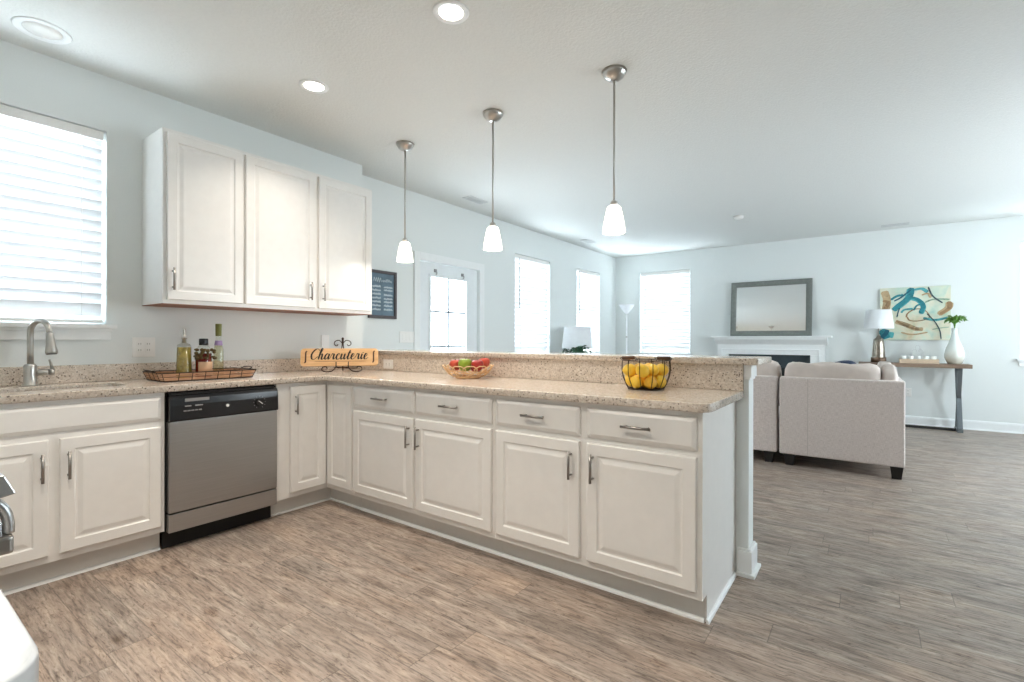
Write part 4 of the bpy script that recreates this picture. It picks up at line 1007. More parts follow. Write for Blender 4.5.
for s in (-1, 1):
    q = [(s * 0.250 + 0.010, 0.118), (s * 0.250 + 0.001, 0.108), (s * 0.250, 0.07), (s * 0.250 - 0.001, 0.034), (s * 0.250 - 0.010, 0.026)]
    stroke_ribbon(m, q, 0.007, 0.011, T)
m.build('handle_slots', M['slotdark'], bd)

# ------------------------------------------------------------------ packing fruit
def pack(n, r, floor_z, wall, seed, spread):
    "spheres settle in a bowl; wall(z) gives the inner radius at height z"
    rn = random.Random(seed)
    P = [Vector((rn.uniform(-1, 1) * spread, rn.uniform(-1, 1) * spread, floor_z + r + 0.02 * i)) for i in range(n)]
    for it in range(2200):
        for p in P: p.z -= 0.0008; p.x *= 0.9995; p.y *= 0.9995
        for _ in range(4):
            for i in range(n):
                for j in range(i):
                    d_ = P[i] - P[j]; L = d_.length or 1e-6
                    if L < 2 * r: d_ *= (2 * r - L) / L / 2; P[i] += d_; P[j] -= d_
            for p in P:
                R_ = wall(p.z) - r; h_ = math.hypot(p.x, p.y)
                if h_ > R_: p.x *= R_ / h_; p.y *= R_ / h_
                if p.z < floor_z + r: p.z = floor_z + r
    return P
# lemon basket
LC = Vector((2.792, 2.222, 0.9145))
e = thing('wire_basket', LC, 'round dark wire basket with two wooden grips holding lemons', 'basket')
prof = [(0.0, 0.088), (0.03, 0.104), (0.07, 0.119), (0.11, 0.123), (0.148, 0.120)]
def brad(z):
    z = max(0, min(0.148, z))
    for (z0, r0_), (z1, r1_) in zip(prof, prof[1:]):
        if z <= z1: return r0_ + (r1_ - r0_) * (z - z0) / (z1 - z0)
    return prof[-1][1]
m = MB(); ringp = lambda r_, z, n_=40: [LC + Vector((r_ * cos(2 * pi * k / n_), r_ * sin(2 * pi * k / n_), z)) for k in range(n_)]
m.tube(ringp(0.088, 0.003), 0.003, 8, closed=True); m.tube(ringp(0.120, 0.148), 0.0026, 8, closed=True); m.tube(ringp(0.045, 0.003), 0.002, 6, closed=True)
for k in range(12):
    a_ = 2 * pi * k / 12 + 0.12; D = Vector((cos(a_), sin(a_), 0))
    m.tube(crom([LC + D * r_ + Vector((0, 0, z + 0.002)) for z, r_ in prof], 4), 0.0021, 8)
    m.tube([LC + D * 0.088 + Vector((0, 0, 0.003)), LC + Vector((0, 0, 0.003))], 0.0016, 6)
m.build('wire_cage', M['wire'], e)
LTB = Vector((0.93, 0.36, 0)); FWB = Vector((0.36, -0.93, 0))
for s in (-1, 1):
    h = MB(); g0, g1 = LC + LTB * (s * 0.124) + Vector((0, 0, 0.159)), LC + LTB * (s * 0.052) + FWB * 0.0 + Vector((0, 0, 0.159))
    h.tube(crom([LC + LTB * (s * 0.120) + FWB * 0.012 + Vector((0, 0, 0.149)), g0, g1, LC + LTB * (s * 0.048) + FWB * 0.06 + Vector((0, 0, 0.156)), LC + LTB * (s * 0.05) + FWB * 0.109 + Vector((0, 0, 0.149))], 6), 0.0022, 8)
    h = h.build('handle', M['wire'], e)
    ax_ = (g1 - g0).normalized()
    MB().tube([g0 + ax_ * 0.003, g0 + ax_ * 0.007, g1 - ax_ * 0.007, g1 - ax_ * 0.003], [0.0065, 0.009, 0.009, 0.0065], 12).build('wooden_grip', M['gripwood'], h)
lem = pack(13, 0.0350, 0.005, lambda z: brad(z) - 0.004, 3, 0.05)
lem.sort(key=lambda p: -p.z)
vdir = Vector((sin(0.28), -cos(0.28), 0)); side = Vector((0.81, 0.59, 0))
def lemon_label(i, p):
    hz = 'top' if p.z > 0.085 else 'middle' if p.z > 0.055 else 'bottom'
    toward = p.dot(Vector((0.36, -0.93, 0))); lr = p.dot(side)
    return '%s layer, %s %s' % (hz, 'front' if toward > 0.02 else 'back' if toward < -0.02 else 'halfway', 'left' if lr < -0.02 else 'right' if lr > 0.02 else 'centre')
seen = {}
for i, p in enumerate(lem):
    m = MB(); rr = 0.0350
    m.lathe([(0, -0.0395), (0.005, -0.038), (0.012, -0.034), (0.024, -0.025), (0.031, -0.011), (0.0328, 0), (0.031, 0.011), (0.024, 0.025), (0.013, 0.0345), (0.007, 0.040), (0.004, 0.043), (0, 0.0435)], (0, 0, 0), 20)
    rn = random.Random(i + 20)
    m.bm.transform(Matrix.Scale(1.02, 4)); m.bm.transform(Matrix.Translation(LC + p) @ Matrix.Rotation(rn.uniform(0, 6.28), 4, 'Z') @ Matrix.Rotation(rn.uniform(0.9, 1.6), 4, 'X'))
    lb = lemon_label(i, p); k = seen.get(lb, 0); seen[lb] = k + 1
    if k: lb += ', ' + ['', 'lower of two', 'lowest of three', 'last of four'][k]
    tag(m.build('lemon', M['lemon'] if i % 4 else M['orange'], None, LC + p), 'yellow lemon in the wire basket, ' + lb, 'lemon', 'lemons in the wire basket')
# fruit bowl
FC = Vector((1.585, 2.222, 0.9145))
e = thing('fruit_bowl', FC, 'shallow bowl of interlaced pale loops holding apples on the peninsula', 'bowl')
m = MB(); ringf = lambda r_, z, n_=44: [FC + Vector((r_ * cos(2 * pi * k / n_), r_ * sin(2 * pi * k / n_), z)) for k in range(n_)]
m.tube(ringf(0.075, 0.005), 0.005, 8, closed=True); m.tube(ringf(0.04, 0.005), 0.004, 8, closed=True)
for k in range(6):
    a_ = pi * k / 3; m.tube([FC + Vector((0.075 * cos(a_), 0.075 * sin(a_), 0.005)), FC + Vector((0.04 * cos(a_), 0.04 * sin(a_), 0.005))], 0.0035, 6)
m.build('base_ring', M['rattan'], e)
m = MB()
for layer, (s0, s1, n_, ph) in enumerate(((0.0, 0.62, 11, 0.0), (0.42, 1.0, 13, 0.2))):
    for k in range(n_):
        a0 = 2 * pi * k / n_ + ph; pts = []
        for q in range(16):
            th = 2 * pi * q / 16; s_v = (s0 + s1) / 2 + (s1 - s0) / 2 * sin(th); da = 1.25 * pi / n_ * cos(th)
            r_ = 0.084 + (0.168 - 0.084) * max(0, s_v) ** 0.7; z = 0.008 + 0.074 * s_v ** 1.3
            pts.append(FC + Vector((r_ * cos(a0 + da), r_ * sin(a0 + da), z + (0.003 if q % 2 else 0))))
        m.tube(pts, 0.0036, 6, closed=True)
m.build('woven_loops', M['rattan'], e)
fr = [(-0.085, 0.01, 'apple_peach', 'apple', 'blush orange-red apple at the left end of the fruit bowl'), (-0.015, -0.045, 'apple_green', 'apple', 'large green apple in the front middle of the fruit bowl'),
      (0.05, 0.028, 'apple_red', 'apple', 'red apple right of the green apple in the bowl'), (0.066, -0.062, 'apple_red', 'apple', 'red apple at the front right of the fruit bowl'),
      (0.118, 0.002, 'apple_peach', 'apple', 'orange-red apple at the far right end of the bowl'), (-0.02, 0.065, 'apple_red', 'apple', 'red apple at the back of the bowl behind the green one'), (-0.005, 0.0, None, None, None)]
LAT = Vector((0.808, 0.589, 0)); DEP = Vector((-0.589, 0.808, 0))
for (u, v, mt, cat, lab) in fr:
    if mt is None: continue
    r_ = 0.046 if mt == 'apple_green' else 0.040; p = LAT * u + DEP * v
    rad = math.hypot(u, v); z = 0.028 + r_ * 0.95 + max(0, rad - 0.045) * 0.42 + (0.014 if mt == 'apple_green' else 0)
    if rad > 0.105: p *= 0.105 / rad
    c = FC + p + Vector((0, 0, z)); q = thing('apple' if cat == 'apple' else 'pear', c, lab, cat, 'fruit in the woven bowl')
    k = r_ / 0.036
    if cat == 'apple':
        pf = [(0, -0.029), (0.008, -0.032), (0.02, -0.029), (0.031, -0.014), (0.036, 0.004), (0.033, 0.021), (0.022, 0.031), (0.011, 0.031), (0.004, 0.026), (0, 0.024)]
    else:
        pf = [(0, -0.031), (0.014, -0.031), (0.029, -0.019), (0.033, -0.004), (0.027, 0.014), (0.017, 0.03), (0.012, 0.043), (0.005, 0.049), (0, 0.05)]
    MB().lathe([(a_ * k, b_ * k) for a_, b_ in pf], c, 24).build('flesh', M[mt], q)
    zt = 0.025 * k if cat == 'apple' else 0.049
    MB().tube([c + Vector((0, 0, zt)), c + Vector((0.003, 0.002, zt + 0.016))], [0.0018, 0.0014], 6).build('stem', M['stem'], q)

# ------------------------------------------------------------------ chalkboard
e = thing('chalkboard', (LX, 3.0, 1.61), 'dark framed chalkboard with white handwriting hung right of the wall cabinets', 'chalkboard')
y0, y1, z0, z1 = 2.80, 3.148, 1.378, 1.855; w = 0.03
m = MB()
for (a, b, c0, c1) in ((y0, y0 + w, z0, z1), (y1 - w, y1, z0, z1), (y0 + w, y1 - w, z0, z0 + w), (y0 + w, y1 - w, z1 - w, z1)): m.box(LX + 0.0006, LX + 0.024, a, b, c0, c1)
m.build('frame', M['chalkframe'], e, bevel=0.003)
MB().box(LX + 0.0006, LX + 0.010, y0 + w, y1 - w, z0 + w, z1 - w).build('slate', M['chalkboard'], e)
m = MB(); T = Matrix(((0, 0, 1, LX + 0.0102), (1, 0, 0, 0), (0, 1, 0, 0), (0, 0, 0, 1))); rn = random.Random(11)
def scribble(m, x0, x1, yb, h, w):
    n_ = max(4, int((x1 - x0) / (h * 0.55))); pts = []
    for k in range(n_ * 2 + 1): pts.append((x0 + (x1 - x0) * k / (n_ * 2), yb + (h * rn.uniform(0.55, 1.1) if k % 2 else h * rn.uniform(-0.12, 0.1))))
    stroke_ribbon(m, pts, w * 0.7, w, T, 0, 0.0006, 4)
scribble(m, y0 + 0.06, y0 + 0.16, z1 - 0.115, 0.05, 0.006); scribble(m, y0 + 0.17, y1 - 0.06, z1 - 0.112, 0.032, 0.005)
for k in range(7):
    zb = z1 - 0.168 - k * 0.038; scribble(m, y0 + 0.05, y0 + 0.15, zb, 0.020, 0.007); scribble(m, y0 + 0.19, y1 - 0.05, zb + rn.uniform(-.006, .006), 0.020, 0.0065)
m.build('handwriting', M['chalk'], e)

# ------------------------------------------------------------------ fireplace, mirror
fp = thing('fireplace', (2.42, FAR - 0.1, 0), 'white fireplace mantel with dark surround on the far wall', 'fireplace')
cx = 2.43; B_ = FAR - 0.0008
m = MB(); m.box(1.585, 3.275, B_ - 0.21, B_, 1.215, 1.24)
m.build('mantel_shelf', M['trim'], fp, bevel=0.004)
m = MB(); m.prism([(0, 1.10), (0.13, 1.10), (0.135, 1.115), (0.145, 1.13), (0.165, 1.155), (0.19, 1.185), (0.195, 1.2145), (0, 1.2145)], lambda d, z, x: (x, B_ - d, z), 1.64, 3.22); m.build('crown_moulding', M['trim'], fp)
m = MB(); m.box(1.675, 3.185, B_ - 0.125, B_, 0.945, 1.0995); m.box(1.675, 1.835, B_ - 0.125, B_, 0, 0.9448); m.box(3.0, 3.185, B_ - 0.125, B_, 0, 0.9448); m.build('mantel_frame', M['trim'], fp, bevel=0.003)
m = MB(); m.box(1.725, 3.125, B_ - 0.140, B_ - 0.1252, 1.015, 1.035); m.box(1.725, 1.745, B_ - 0.140, B_ - 0.1252, 0, 1.015); m.box(3.105, 3.125, B_ - 0.140, B_ - 0.1252, 0, 1.015); m.build('panel_moulding', M['trim'], fp, bevel=0.003)
m = MB(); m.box(1.8353, 2.0, B_ - 0.05, B_, 0, 0.9445); m.box(2.84, 2.9997, B_ - 0.05, B_, 0, 0.9445); m.box(2.0, 2.84, B_ - 0.05, B_, 0.74, 0.9445); m.build('surround', M['slate'], fp)
m = MB(); m.box(2.001, 2.839, B_ - 0.03, B_, 0.0, 0.7395); m.build('firebox', M['firebox'], fp)
m = MB(); m.box(1.70, 3.17, B_ - 0.55, B_ - 0.146, 0.0005, 0.025); m.build('hearth', M['slate'], fp)

ml = radians(5.6); MW, MH, fw = 1.15, 0.885, 0.082
mo = Vector((2.445, FAR - 0.105, 1.2402))
mir = thing('wall_mirror', mo, 'wide grey wood framed mirror leaning on the fireplace mantel', 'mirror')
mup = Vector((0, sin(ml), cos(ml))); mn = Vector((0, -cos(ml), sin(ml)))
Tm = Matrix((Vector((1, 0, 0)), mup, mn)).transposed().to_4x4(); Tm.translation = mo
m = MB()
prof = [(0.0, 0.0), (0.0, 0.028), (0.02, 0.034), (fw - 0.02, 0.026), (fw, 0.014), (fw, 0.0)]
corn = lambda i, d: [(-MW / 2 + i, i, d), (MW / 2 - i, i, d), (MW / 2 - i, MH - i, d), (-MW / 2 + i, MH - i, d)]
rings = [[m.bm.verts.new(Tm @ Vector(p)) for p in corn(i, d)] for i, d in prof]
for A, B in zip(rings, rings[1:] + rings[:1]):
    for k in range(4): m.bm.faces.new((A[k], A[(k + 1) % 4], B[(k + 1) % 4], B[k]))
m.build('frame', M['mirrorframe'], mir)
m = MB(); m.prism([(-MW / 2 + fw, fw), (MW / 2 - fw, fw), (MW / 2 - fw, MH - fw), (-MW / 2 + fw, MH - fw)], lambda u, v, d: Tm @ Vector((u, v, d)), 0.002, 0.010); m.build('mirror_glass', M['mirror'], mir)

# ------------------------------------------------------------------ painting
pc = Vector((4.222, FAR - 0.019, 1.545)); PWd, PHt = 0.755, 0.735
pt = thing('canvas_painting', pc, 'unframed abstract canvas with teal and brown curves above the console table', 'painting')
MB().box(pc.x - PWd / 2, pc.x + PWd / 2, FAR - 0.038, FAR - 0.0006, pc.z - PHt / 2, pc.z + PHt / 2, 0.004).build('canvas', M['canvas'], pt)
Tp = Matrix(((1, 0, 0, pc.x), (0, 0, -1, FAR - 0.0382), (0, 1, 0, pc.z), (0, 0, 0, 1)))
def q(cx_, cy_): return ((cx_ - 240) / 480 * PWd, (297 - cy_ - 0) / 375 * PHt)
NST = [0]
def paint(col, strokes):
    for (wmin, wmax, pts) in strokes:
        m = MB(); NST[0] += 1
        pl = [q(*p) for p in pts]
        pl = [(max(-PWd / 2 + .012, min(PWd / 2 - .012, a_)), max(-PHt / 2 + .012, min(PHt / 2 - .012, b_))) for a_, b_ in pl]
        stroke_ribbon(m, pl, wmin, wmax, Tp, 0.0, 0.001 + 0.00015 * NST[0], 8)
        m.build('paint_stroke', M[col], pt)
paint('paint_tan', [(0.05, 0.07, [(110, 352), (180, 375), (250, 405), (300, 408)]), (0.05, 0.08, [(475, 225), (462, 265), (400, 308)]), (0.06, 0.09, [(30, 130), (50, 200), (40, 270)])])
paint('paint_brown', [(0.012, 0.02, [(190, 320), (210, 345), (265, 350), (330, 335), (340, 310), (300, 270), (240, 268), (195, 295), (185, 322)]), (0.014, 0.04, [(115, 345), (190, 388), (270, 412)]), (0.02, 0.05, [(470, 220), (468, 265), (410, 306)]), (0.03, 0.05, [(20, 200), (60, 215), (35, 260)])])
paint('paint_sage', [(0.02, 0.03, [(310, 222), (370, 202), (475, 206)]), (0.03, 0.05, [(90, 265), (130, 250), (190, 215)]), (0.01, 0.02, [(360, 410), (420, 400), (470, 395)])])
paint('paint_aqua', [(0.08, 0.10, [(10, 440), (60, 445), (98, 450)]), (0.06, 0.08, [(215, 120), (195, 190), (120, 255)]), (0.05, 0.06, [(200, 185), (265, 205), (300, 250), (285, 300)])])
paint('paint_teal', [(0.05, 0.07, [(222, 112), (205, 180), (130, 240), (95, 272)]), (0.03, 0.05, [(78, 195), (120, 170), (165, 162)]), (0.03, 0.05, [(205, 180), (262, 198), (300, 240), (282, 296)]), (0.02, 0.03, [(235, 275), (260, 240), (305, 235)]), (0.07, 0.1, [(5, 410), (30, 440), (45, 475)])])
paint('paint_tealdark', [(0.02, 0.04, [(100, 205), (150, 180), (215, 130)]), (0.015, 0.03, [(120, 320), (130, 280), (140, 255)]), (0.05, 0.08, [(8, 470), (40, 440), (55, 410)])])
paint('paint_aqua', [(0.03, 0.04, [(300, 330), (380, 345), (460, 330)]), (0.03, 0.05, [(240, 130), (290, 125), (330, 150)]), (0.025, 0.04, [(150, 290), (170, 270), (230, 262)])])
paint('paint_tan', [(0.02, 0.035, [(150, 430), (230, 445), (330, 430)]), (0.02, 0.03, [(290, 170), (330, 160), (350, 190)])])
paint('paint_ink', [(0.012, 0.02, [(333, 108), (362, 178), (428, 230)]), (0.008, 0.014, [(325, 300), (375, 355), (408, 415), (418, 476)])])

# ------------------------------------------------------------------ console table and what stands on it
ct = thing('console_table', (4.2, 8.28, 0), 'wood top console table on grey steel X legs under the painting', 'console table')
ya, yb = 8.12, 8.46
MB().box(3.60, 4.765, ya, yb, 0.818, 0.868, 0.005).build('table_top', M['tablewood'], ct)
for x in (3.72, 4.655):
    m = MB()
    for s in (1, -1):
        A = Vector((x, (ya + yb) / 2 - s * 0.13, 0.8175)); Bv = Vector((x, (ya + yb) / 2 + s * 0.13, 0.042)); dd = (Bv - A).normalized()
        m.obox((A + Bv) / 2, dd, Vector((1, 0, 0)), dd.cross(Vector((1, 0, 0))), (Bv - A).length / 2 - 0.004, 0.024 - 0.002 * s, 0.014)
    m.box(x - 0.028, x + 0.028, (ya + yb) / 2 - 0.15, (ya + yb) / 2 + 0.15, 0.0005, 0.04)
    m.build('leg', M['steelframe'], ct, bevel=0.002)
MB().box(3.7485, 4.6265, 8.275, 8.305, 0.004, 0.036).build('stretcher', M['steeldark'], ct)

def table_lamp(loc, label, r0_, r1_, zs0, zs1, body, mats):
    e = thing('table_lamp', loc, label, 'table lamp', 'table lamps with white shades'); c = loc
    MB().lathe(body, c, 28).build('base', mats[0], e)
    if mats[1]: MB().lathe([(0, 0.0), (body[1][0] * 1.12, 0.0), (body[1][0] * 1.12, 0.07), (0, 0.0705)], c, 28).build('foot_band', mats[1], e)
    MB().tube([(c[0], c[1], c[2] + body[-1][1]), (c[0], c[1], zs1 - 0.02)], 0.008, 10).build('stem', M['nickel'], e)
    m = MB(); m.lathe([(r0_, 0), (r1_, zs1 - zs0), (r1_ - 0.003, zs1 - zs0), (r0_ - 0.003, 0), (r0_, 0)], (c[0], c[1], zs0), 40, close=False)
    for k in range(3): m.tube([(c[0], c[1], zs1 - 0.022), (c[0] + (r1_ - 0.002) * cos(2.1 * k), c[1] + (r1_ - 0.002) * sin(2.1 * k), zs1 - 0.022)], 0.002, 6)
    m.build('lamp_shade', M['shade'], e)
    return e
table_lamp((3.825, 8.28, 0.8685), 'white shaded lamp with silvery glass base on the console table', 0.173, 0.143, 1.335, 1.595,
           [(0, 0.0), (0.078, 0.0), (0.079, 0.02), (0.072, 0.15), (0.062, 0.28), (0.055, 0.325), (0.03, 0.34), (0.014, 0.375), (0, 0.376)], (M['merc'], M['mercdark']))

VC = (4.612, 8.27, 0.8685)
m = MB().lathe([(0, 0), (0.058, 0.0), (0.075, 0.015), (0.100, 0.075), (0.103, 0.12), (0.088, 0.20), (0.058, 0.28), (0.037, 0.345), (0.029, 0.41), (0.030, 0.462), (0.026, 0.462), (0.024, 0.41), (0.03, 0.345)], VC, 36, close=False)
tag(m.build('vase', M['vase'], None, VC), 'pearly white teardrop vase at the right end of the console table', 'vase')
def sprig(name, c, n, spread, hgt, mat, label, seed, lw=0.028):
    e = thing(name, c, label, 'plant'); rn = random.Random(seed); st, lf = MB(), MB()
    c = Vector(c)
    for k in range(n):
        a_ = 2 * pi * k / n + rn.uniform(-.3, .3); rr = spread * rn.uniform(0.45, 1.0); h_ = hgt * rn.uniform(0.7, 1.0)
        top = c + Vector((rr * cos(a_), rr * sin(a_), h_)); mid = c + Vector((rr * .25 * cos(a_), rr * .25 * sin(a_), h_ * 0.75))
        cur = crom([c, mid, top, top + Vector((rr * .35 * cos(a_), rr * .35 * sin(a_), -h_ * .12))], 5); st.tube(cur, 0.0025, 5)
        for i in range(4, len(cur)):
            for s in (-1, 1):
                d_ = (cur[i] - cur[i - 1]).normalized(); sd = d_.cross(Vector((0, 0, 1)))
                if sd.length < 1e-3: continue
                sd.normalize(); L = lw * rn.uniform(1.3, 2.0); tipv = cur[i] + (sd * s + d_ * 0.7).normalized() * L + Vector((0, 0, rn.uniform(-.01, .012)))
                ctr = (cur[i] + tipv) / 2 + Vector((0, 0, 0.005)); pw = d_ * lw * 0.42 * (1 if s > 0 else -1)
                vs = [lf.bm.verts.new(p) for p in (cur[i], ctr + pw, tipv, ctr - pw)]
                lf.bm.faces.new(vs)
    st.build('stems', M['stem'] if mat is M['leafdark'] else mat, e)
    o = lf.build('leaves', mat, e); md = o.modifiers.new('th', 'SOLIDIFY'); md.thickness = 0.0008
    return e
sprig('fern_sprig', (4.612, 8.27, 1.31), 14, 0.085, 0.175, M['leaf'], 'bright green fern sprig standing in the white vase', 5)
tr = thing('candle_tray', (4.25, 8.27, 0.8685), 'pale wood candle tray on the console table between lamp and vase', 'tray')
MB().box(4.05, 4.455, 8.20, 8.34, 0.8688, 0.88).build('tray_base', M['traywood'], tr)
m = MB()
for (a, b, c0, c1) in ((4.05, 4.455, 8.20, 8.21), (4.05, 4.455, 8.33, 8.34), (4.05, 4.06, 8.21, 8.33), (4.445, 4.455, 8.21, 8.33)): m.box(a, b, c0, c1, 0.8802, 0.925)
m.build('tray_rim', M['traywood'], tr)
for k, w_ in enumerate(('first from the lamp end', 'second from the lamp end', 'middle one of five', 'second from the vase end', 'first from the vase end')):
    x = 4.095 + k * 0.078; c = (x, 8.27, 0.8803)
    e = thing('votive_candle', c, 'milky glass votive candle in the pale tray, ' + w_, 'candle', 'votives in the candle tray')
    MB().lathe([(0, 0), (0.022, 0), (0.026, 0.02), (0.030, 0.085), (0.027, 0.085), (0.023, 0.02), (0, 0.018)], c, 20, close=False).build('cup', M['candle'], e)
    MB().lathe([(0, 0.0185), (0.021, 0.0185), (0.0235, 0.06), (0, 0.061)], c, 16).build('wax', M['candle'], e)
e = thing('wire_ornament', (4.25, 8.37, 0.8685), 'thin pale wire scroll ornament standing behind the candle tray', 'ornament')
m = MB(); oc = Vector((4.25, 8.372, 0.8685))
m.tube(crom([oc + Vector(p) for p in ((-0.07, 0, 0.004), (-0.06, 0, 0.10), (-0.055, 0, 0.165), (-0.025, 0, 0.185), (-0.01, 0, 0.165), (-0.02, 0, 0.15))], 6), 0.003, 6)
m.tube(crom([oc + Vector(p) for p in ((0.07, 0, 0.004), (0.06, 0, 0.10), (0.055, 0, 0.165), (0.025, 0, 0.185), (0.01, 0, 0.165), (0.02, 0, 0.15))], 6), 0.003, 6)
m.tube(crom([oc + Vector(p) for p in ((-0.025, 0, 0.185), (-0.02, 0, 0.225), (0, 0, 0.24), (0.02, 0, 0.225), (0.025, 0, 0.185))], 6), 0.003, 6)
m.tube([oc + Vector((-0.08, 0, 0.0035)), oc + Vector((0.08, 0, 0.0035))], 0.0034, 6); m.tube([oc + Vector((0, -0.025, 0.0035)), oc + Vector((0, 0.03, 0.0035))], 0.0034, 6)
m.build('scroll_wire', M['vent'], e)

# ------------------------------------------------------------------ corner floor lamp, end table, its lamp and plant
c = (0.15, 8.22, 0.0)
e = thing('floor_lamp', c, 'slim white torchiere floor lamp in the far left corner', 'floor lamp')
MB().lathe([(0, 0.0005), (0.13, 0.0005), (0.135, 0.012), (0.11, 0.028), (0.02, 0.038), (0, 0.04)], c, 32).build('base', M['torch'], e)
MB().tube([(c[0], c[1], 0.036), (c[0], c[1], 1.66)], 0.0125, 14).build('pole', M['torch'], e)
MB().lathe([(0.0, 0.0), (0.022, 0.0), (0.05, 0.03), (0.09, 0.075), (0.125, 0.13), (0.140, 0.165), (0.135, 0.165), (0.118, 0.13), (0.084, 0.08), (0.045, 0.037), (0, 0.02)], (c[0], c[1], 1.655), 36, close=False).build('bowl_shade', M['torch'], e)
m = MB().lathe([(0, 0), (0.015, 0.0), (0.017, 0.02), (0.0, 0.021)], (c[0], c[1], 1.22), 12); m.build('pole_joint', M['nickel'], e)

e = thing('end_table', (0.19, 6.35, 0), 'small wooden end table by the left wall behind the bar', 'end table')
MB().box(-0.10, 0.46, 6.07, 6.63, 0.58, 0.615, 0.004).build('table_top', M['tablewood'], e)
for sx in (-0.07, 0.39):
    for sy in (6.10, 6.56): MB().box(sx, sx + 0.04, sy, sy + 0.04, 0.0005, 0.5795).build('leg', M['tablewood'], e)
table_lamp((0.135, 6.38, 0.6155), 'white drum shade lamp in front of the far left-wall blind', 0.232, 0.200, 1.036, 1.368,
           [(0, 0.0), (0.075, 0.0), (0.078, 0.02), (0.10, 0.12), (0.085, 0.24), (0.035, 0.32), (0.016, 0.36), (0, 0.361)], (M['candle'], None))
pc_ = (0.28, 6.09, 0.6155)
m = MB().lathe([(0, 0), (0.05, 0), (0.065, 0.10), (0.06, 0.10), (0.05, 0.02), (0, 0.02)], pc_, 24, close=False)
tag(m.build('plant_pot', M['candle'], None, pc_), 'small white pot holding the leafy plant under the drum shade', 'plant pot')
sprig('leafy_plant', (0.28, 6.09, 0.64), 18, 0.19, 0.445, M['leafdark'], 'dark green leafy plant peeking over the bar below the drum shade', 8, 0.04)

# ------------------------------------------------------------------ sectional sofa
def cushion(m, x0, x1, y0, y1, z0, z1, puff=0.02, k=4.0):
    bm2 = bmesh.new(); bmesh.ops.create_cube(bm2, size=2.0); bmesh.ops.subdivide_edges(bm2, edges=bm2.edges[:], cuts=9, use_grid_fill=True)
    hx, hy, hz = (x1 - x0) / 2, (y1 - y0) / 2, (z1 - z0) / 2; cc = Vector(((x0 + x1) / 2, (y0 + y1) / 2, (z0 + z1) / 2))
    for v in bm2.verts:
        a_, b_, c_ = v.co
        L = (abs(a_) ** k + abs(b_) ** k + abs(c_) ** k) ** (1 / k); mx_ = max(abs(a_), abs(b_), abs(c_)); f_ = (mx_ / L) if L else 1
        p = Vector((a_ * f_ * hx, b_ * f_ * hy, c_ * f_ * hz))
        p += Vector((sin(p.x * 17 + p.z * 9), sin(p.y * 15 + p.x * 6), sin(p.x * 19 + p.y * 12 + 1))) * puff * 0.25
        v.co = cc + p
    for f_ in bm2.faces: f_.smooth = True
    m.merge(bm2)
def sofa_leg(x, y, parent):
    m = MB(); a_ = 0.045; b_ = 0.032
    A = [m.bm.verts.new((x + sx * a_, y + sy * a_, 0.104)) for sx, sy in ((-1, -1), (1, -1), (1, 1), (-1, 1))]
    B = [m.bm.verts.new((x + sx * b_, y + sy * b_, 0.0005)) for sx, sy in ((-1, -1), (1, -1), (1, 1), (-1, 1))]
    m.bm.faces.new(A); m.bm.faces.new(B[::-1])
    for k in range(4): m.bm.faces.new((A[k], A[(k + 1) % 4], B[(k + 1) % 4], B[k]))
    m.build('leg', M['darkleg'], parent)
e = thing('sofa', (3.5, 5.5, 0), 'grey linen corner sofa section nearest the console table, back to the kitchen', 'sofa', 'grey sectional sofa pieces')
x0, x1, y0 = 3.035, 3.962, 5.0; ye = 6.35
m = MB(); m.box(x0, x1, y0, y0 + 0.14, 0.105, 0.826, 0.016, 3); m.build('back', M['fabric'], e)
m = MB(); m.box(x1 - 0.13, x1 - 0.0005, y0 + 0.141, ye, 0.105, 0.815, 0.016, 3); m.build('side_back', M['fabric'], e)
m = MB(); m.box(x0 + 0.001, x1 - 0.131, y0 + 0.141, ye, 0.105, 0.30, 0.01); m.build('seat_base', M['fabric'], e)
m = MB(); cushion(m, x0 + 0.005, x1 - 0.15, y0 + 0.16, 5.78, 0.30, 0.47); cushion(m, x0 + 0.005, x1 - 0.15, 5.79, ye, 0.30, 0.47); m.build('seat_cushions', M['fabric'], e)
m = MB(); cushion(m, x0 + 0.015, x1 - 0.17, y0 + 0.06, y0 + 0.36, 0.44, 0.955, 0.045, 9.0); m.build('back_cushion', M['cushion'], e)
m = MB(); cushion(m, x1 - 0.165, x1 - 0.045, y0 + 0.07, 5.66, 0.45, 0.945, 0.03, 5.0); cushion(m, x1 - 0.19, x1 - 0.05, 5.67, 6.33, 0.45, 0.95, 0.03, 5.0); m.build('side_cushions', M['cushion'], e)
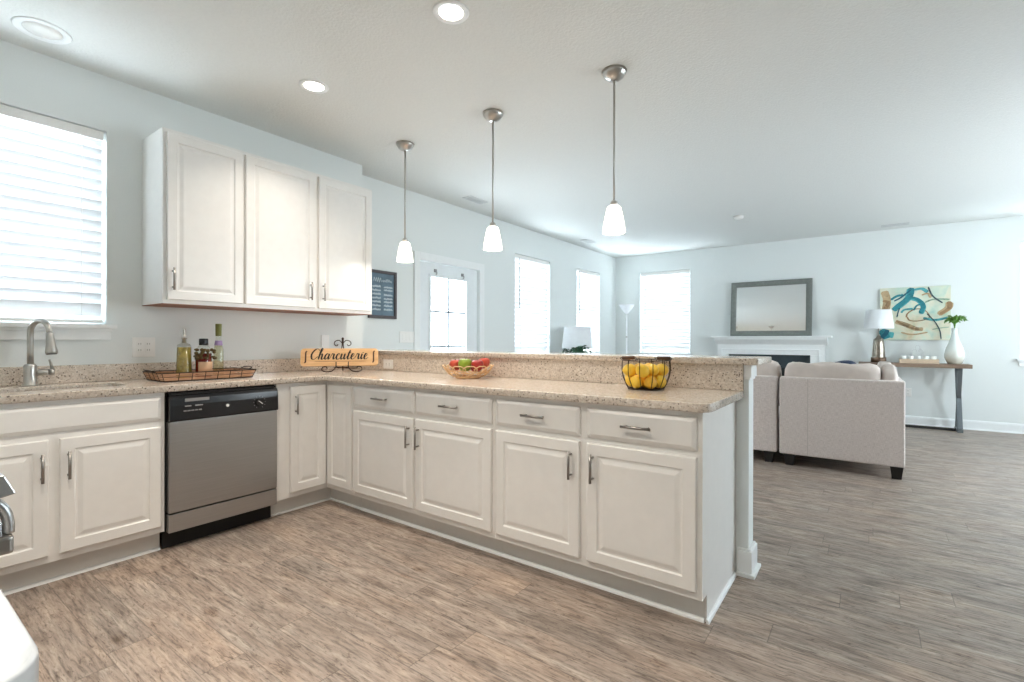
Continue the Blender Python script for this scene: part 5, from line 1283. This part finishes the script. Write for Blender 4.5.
m = MB(); m.box(3.262, 3.268, y0 - 0.0015, y0 + 0.001, 0.115, 0.815); m.build('panel_seam', M['seam'], e)
for (x, y) in ((x0 + 0.08, y0 + 0.06), (x1 - 0.055, y0 + 0.055), (x1 - 0.06, ye - 0.06), (x0 + 0.08, ye - 0.06)): sofa_leg(x, y, e)
e = thing('sofa', (2.4, 5.4, 0), 'grey linen sofa section half hidden behind the end of the peninsula', 'sofa', 'grey sectional sofa pieces')
x0, x1 = 1.35, 3.012
m = MB(); m.box(x0, x1, y0 + 0.01, y0 + 0.15, 0.105, 0.826, 0.016, 3); m.build('back', M['fabric'], e)
m = MB(); m.box(x0, x0 + 0.16, y0 + 0.151, 5.95, 0.105, 0.66, 0.016, 3); m.build('arm', M['fabric'], e)
m = MB(); m.box(x0 + 0.161, x1, y0 + 0.151, 5.95, 0.105, 0.30, 0.01); m.build('seat_base', M['fabric'], e)
m = MB(); cushion(m, x0 + 0.165, 2.255, y0 + 0.17, 5.97, 0.30, 0.47); cushion(m, 2.265, x1 - 0.005, y0 + 0.17, 5.97, 0.30, 0.47); m.build('seat_cushions', M['fabric'], e)
m = MB(); cushion(m, x0 + 0.17, 2.25, y0 + 0.07, y0 + 0.37, 0.44, 0.955, 0.045, 9.0); cushion(m, 2.26, x1 - 0.005, y0 + 0.07, y0 + 0.37, 0.44, 0.965, 0.045, 7.0); m.build('back_cushions', M['cushion'], e)
for (x, y) in ((x0 + 0.08, y0 + 0.07), (x1 - 0.07, y0 + 0.07), (x0 + 0.08, 5.88), (x1 - 0.07, 5.88)): sofa_leg(x, y, e)
m = MB(); cushion(m, -0.21, 0.21, -0.07, 0.07, 0.0, 0.42, 0.02)
m.bm.transform(Matrix.Translation((3.605, 5.50, 0.562)) @ Matrix.Rotation(radians(-10), 4, 'Z') @ Matrix.Rotation(radians(14), 4, 'X') @ Matrix.Rotation(radians(-25), 4, 'Y'))
tag(m.build('throw_pillow', M['navy'], None, (3.50, 5.62, 0.56)), 'navy throw pillow peeking over the back of the corner sofa', 'pillow')
